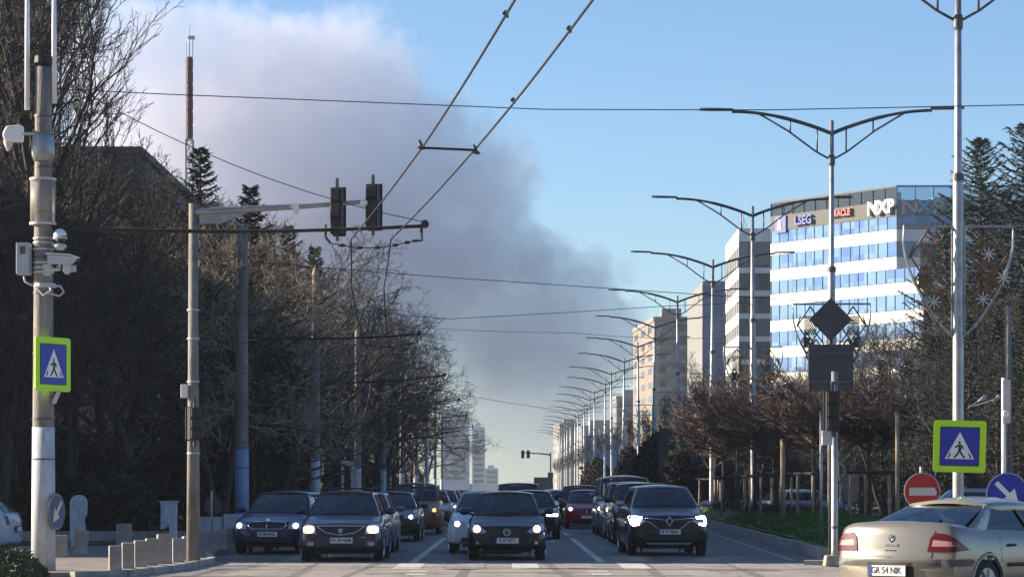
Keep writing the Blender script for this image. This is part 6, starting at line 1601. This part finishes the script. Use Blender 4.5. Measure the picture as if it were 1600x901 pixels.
# ================================================================== SMOKE (a real volume far beyond the haze)
DSM = 2250.0
puffs = [(230, 150, 150), (300, 215, 190), (400, 185, 160), (515, 175, 150), (350, 150, 150), (600, 285, 150), (715, 325, 125), (690, 430, 150), (790, 440, 112), (880, 500, 100), (955, 545, 85), (805, 560, 130), (880, 610, 110), (865, 670, 95), (850, 725, 85), (780, 640, 90), (480, 350, 190), (300, 360, 190), (610, 480, 150), (450, 500, 180), (930, 620, 70)]
def make_smoke():
    m = bpy.data.materials.new('smoke'); m.use_nodes = True; nt = m.node_tree; nt.nodes.clear(); N = nt.nodes.new; K = nt.links.new
    out = N('ShaderNodeOutputMaterial'); vol = N('ShaderNodeVolumePrincipled')
    geo = N('ShaderNodeNewGeometry')
    def math_(op, a, b_=None, c=None):
        n = N('ShaderNodeMath'); n.operation = op
        for i, v in enumerate((a, b_, c)):
            if v is None: continue
            if isinstance(v, (int, float)): n.inputs[i].default_value = v
            else: K(v, n.inputs[i])
        return n.outputs[0]
    cur = None; ppm = F / DSM
    for px_, py_, r_ in puffs:
        ds = N('ShaderNodeVectorMath'); ds.operation = 'DISTANCE'; K(geo.outputs['Position'], ds.inputs[0]); ds.inputs[1].default_value = (X(px_, DSM), DSM, Z(py_, DSM))
        v = math_('MULTIPLY_ADD', ds.outputs['Value'], -1.0 / (r_ * 1.12 / ppm), 1.0)
        v = math_('MULTIPLY', v, r_ / 150)
        cur = v if cur is None else math_('MAXIMUM', cur, v)
    n1 = N('ShaderNodeTexNoise'); n1.inputs['Scale'].default_value = .014; n1.inputs['Detail'].default_value = 4; n1.inputs['Roughness'].default_value = .6; K(geo.outputs['Position'], n1.inputs['Vector'])
    v = math_('MULTIPLY_ADD', n1.outputs['Fac'], 1.5, -.76); v = math_('ADD', cur, v)
    n2 = N('ShaderNodeTexNoise'); n2.inputs['Scale'].default_value = .06; n2.inputs['Detail'].default_value = 2; K(geo.outputs['Position'], n2.inputs['Vector']); v = math_('ADD', v, math_('MULTIPLY_ADD', n2.outputs['Fac'], .6, -.30))
    v = math_('MULTIPLY', v, 1.0)
    sx = N('ShaderNodeSeparateXYZ'); K(geo.outputs['Position'], sx.inputs[0]); mz = N('ShaderNodeMapRange'); mz.inputs['From Min'].default_value = 190; mz.inputs['From Max'].default_value = 400; mz.inputs['To Min'].default_value = 1; mz.inputs['To Max'].default_value = .5; K(sx.outputs['Z'], mz.inputs['Value'])
    mr = N('ShaderNodeMapRange'); mr.inputs['From Min'].default_value = .02; mr.inputs['From Max'].default_value = .20; mr.inputs['To Max'].default_value = SMD; K(v, mr.inputs['Value'])
    # density thinned towards the ground to brighten the base
    mb_ = N('ShaderNodeMapRange'); mb_.inputs['From Min'].default_value = 0; mb_.inputs['From Max'].default_value = 110; mb_.inputs['To Min'].default_value = .12; mb_.inputs['To Max'].default_value = 1; K(sx.outputs['Z'], mb_.inputs['Value'])
    K(math_('MULTIPLY', math_('MULTIPLY', mr.outputs['Result'], mz.outputs['Result']), mb_.outputs['Result']), vol.inputs['Density'])
    vol.inputs['Color'].default_value = (.74, .74, .84, 1); vol.inputs['Anisotropy'].default_value = 0.1
    K(vol.outputs[0], out.inputs['Volume']); return m
SMD = .017
b = MB(); 
hull = [(40, -30), (560, -30), (700, 60), (830, 140), (900, 260), (1010, 380), (1060, 520), (1050, 640), (960, 760), (700, 760), (600, 690), (260, 640), (40, 500)]
b.prism([(X(px_, DSM), Z(py_, DSM)) for px_, py_ in hull], 'y', DSM - 125, DSM + 125)
smk = b.build('smoke', make_smoke()); smk['kind'] = 'stuff'; smk['label'] = 'huge grey-lilac smoke plume leaning over the avenue'; smk['category'] = 'smoke'

# ================================================================== HAZE
m = bpy.data.materials.new('haze'); m.use_nodes = True; nt = m.node_tree; nt.nodes.clear()
o_ = nt.nodes.new('ShaderNodeOutputMaterial'); v_ = nt.nodes.new('ShaderNodeVolumePrincipled'); v_.inputs['Density'].default_value = .00015; v_.inputs['Color'].default_value = (.80, .88, 1, 1); v_.inputs['Anisotropy'].default_value = .45
nt.links.new(v_.outputs[0], o_.inputs['Volume'])
b = MB(); b.box((0, 860, 25.9), (1400, 1800, 54)); hz = b.build('haze', m); hz['kind'] = 'stuff'; hz['label'] = 'thin bluish air along the avenue'; hz['category'] = 'haze'

# ================================================================== SKY, SUN, CAMERA
SUN_EL, SUN_AZ = 20.0, -78.0          # azimuth measured from +Y towards +X
w = bpy.data.worlds.new('World'); sc.world = w; w.use_nodes = True; nt = w.node_tree
bg = nt.nodes['Background']; sky = nt.nodes.new('ShaderNodeTexSky'); sky.sky_type = 'NISHITA'; sky.sun_disc = False
sky.sun_elevation = R(SUN_EL); sky.sun_rotation = R(SUN_AZ); sky.air_density = 1.0; sky.dust_density = .3; sky.ozone_density = 2.4; sky.altitude = 90
tn = nt.nodes.new('ShaderNodeMixRGB'); tn.blend_type = 'MULTIPLY'; tn.inputs[0].default_value = 1; tn.inputs[2].default_value = (.84, .96, 1.14, 1)
nt.links.new(sky.outputs[0], tn.inputs[1]); nt.links.new(tn.outputs[0], bg.inputs[0]); bg.inputs[1].default_value = .060
sl = bpy.data.lights.new('sun', 'SUN'); sl.energy = 5.0; sl.angle = R(.5); sl.color = (1.0, .86, .66)
so = bpy.data.objects.new('sun', sl); C.objects.link(so)
a, e = R(SUN_AZ), R(SUN_EL); sd = Vector((math.sin(a) * math.cos(e), math.cos(a) * math.cos(e), math.sin(e)))
so.rotation_euler = sd.to_track_quat('Z', 'Y').to_euler(); so.location = sd * 60
cam = bpy.data.cameras.new('camera'); co = bpy.data.objects.new('camera', cam); C.objects.link(co)
cam.sensor_width = 36; cam.sensor_fit = 'HORIZONTAL'; cam.lens = F / 1600 * 36; cam.clip_start = .5; cam.clip_end = 8000
co.location = (0, 0, EYE); co.rotation_euler = (R(90), 0, 0)
cam.shift_x = (800 - VX) / 1600; cam.shift_y = (VY - 450.5) / 1600
sc.camera = co
for m in bpy.data.materials:
    if m.name.startswith('lamp'):
        try: m.cycles.emission_sampling = 'NONE'
        except Exception: pass
sc.view_settings.view_transform = 'Standard'; sc.view_settings.look = 'None'; sc.view_settings.exposure = 1.45; sc.view_settings.gamma = 1; sc.view_settings.use_curve_mapping = False
cy = sc.cycles; cy.max_bounces = 6; cy.diffuse_bounces = 2; cy.glossy_bounces = 3; cy.transparent_max_bounces = 14; cy.volume_bounces = 3; cy.volume_step_rate = 1.3; cy.volume_max_steps = 256
cy.use_denoising = True; cy.use_adaptive_sampling = True; cy.adaptive_threshold = .015
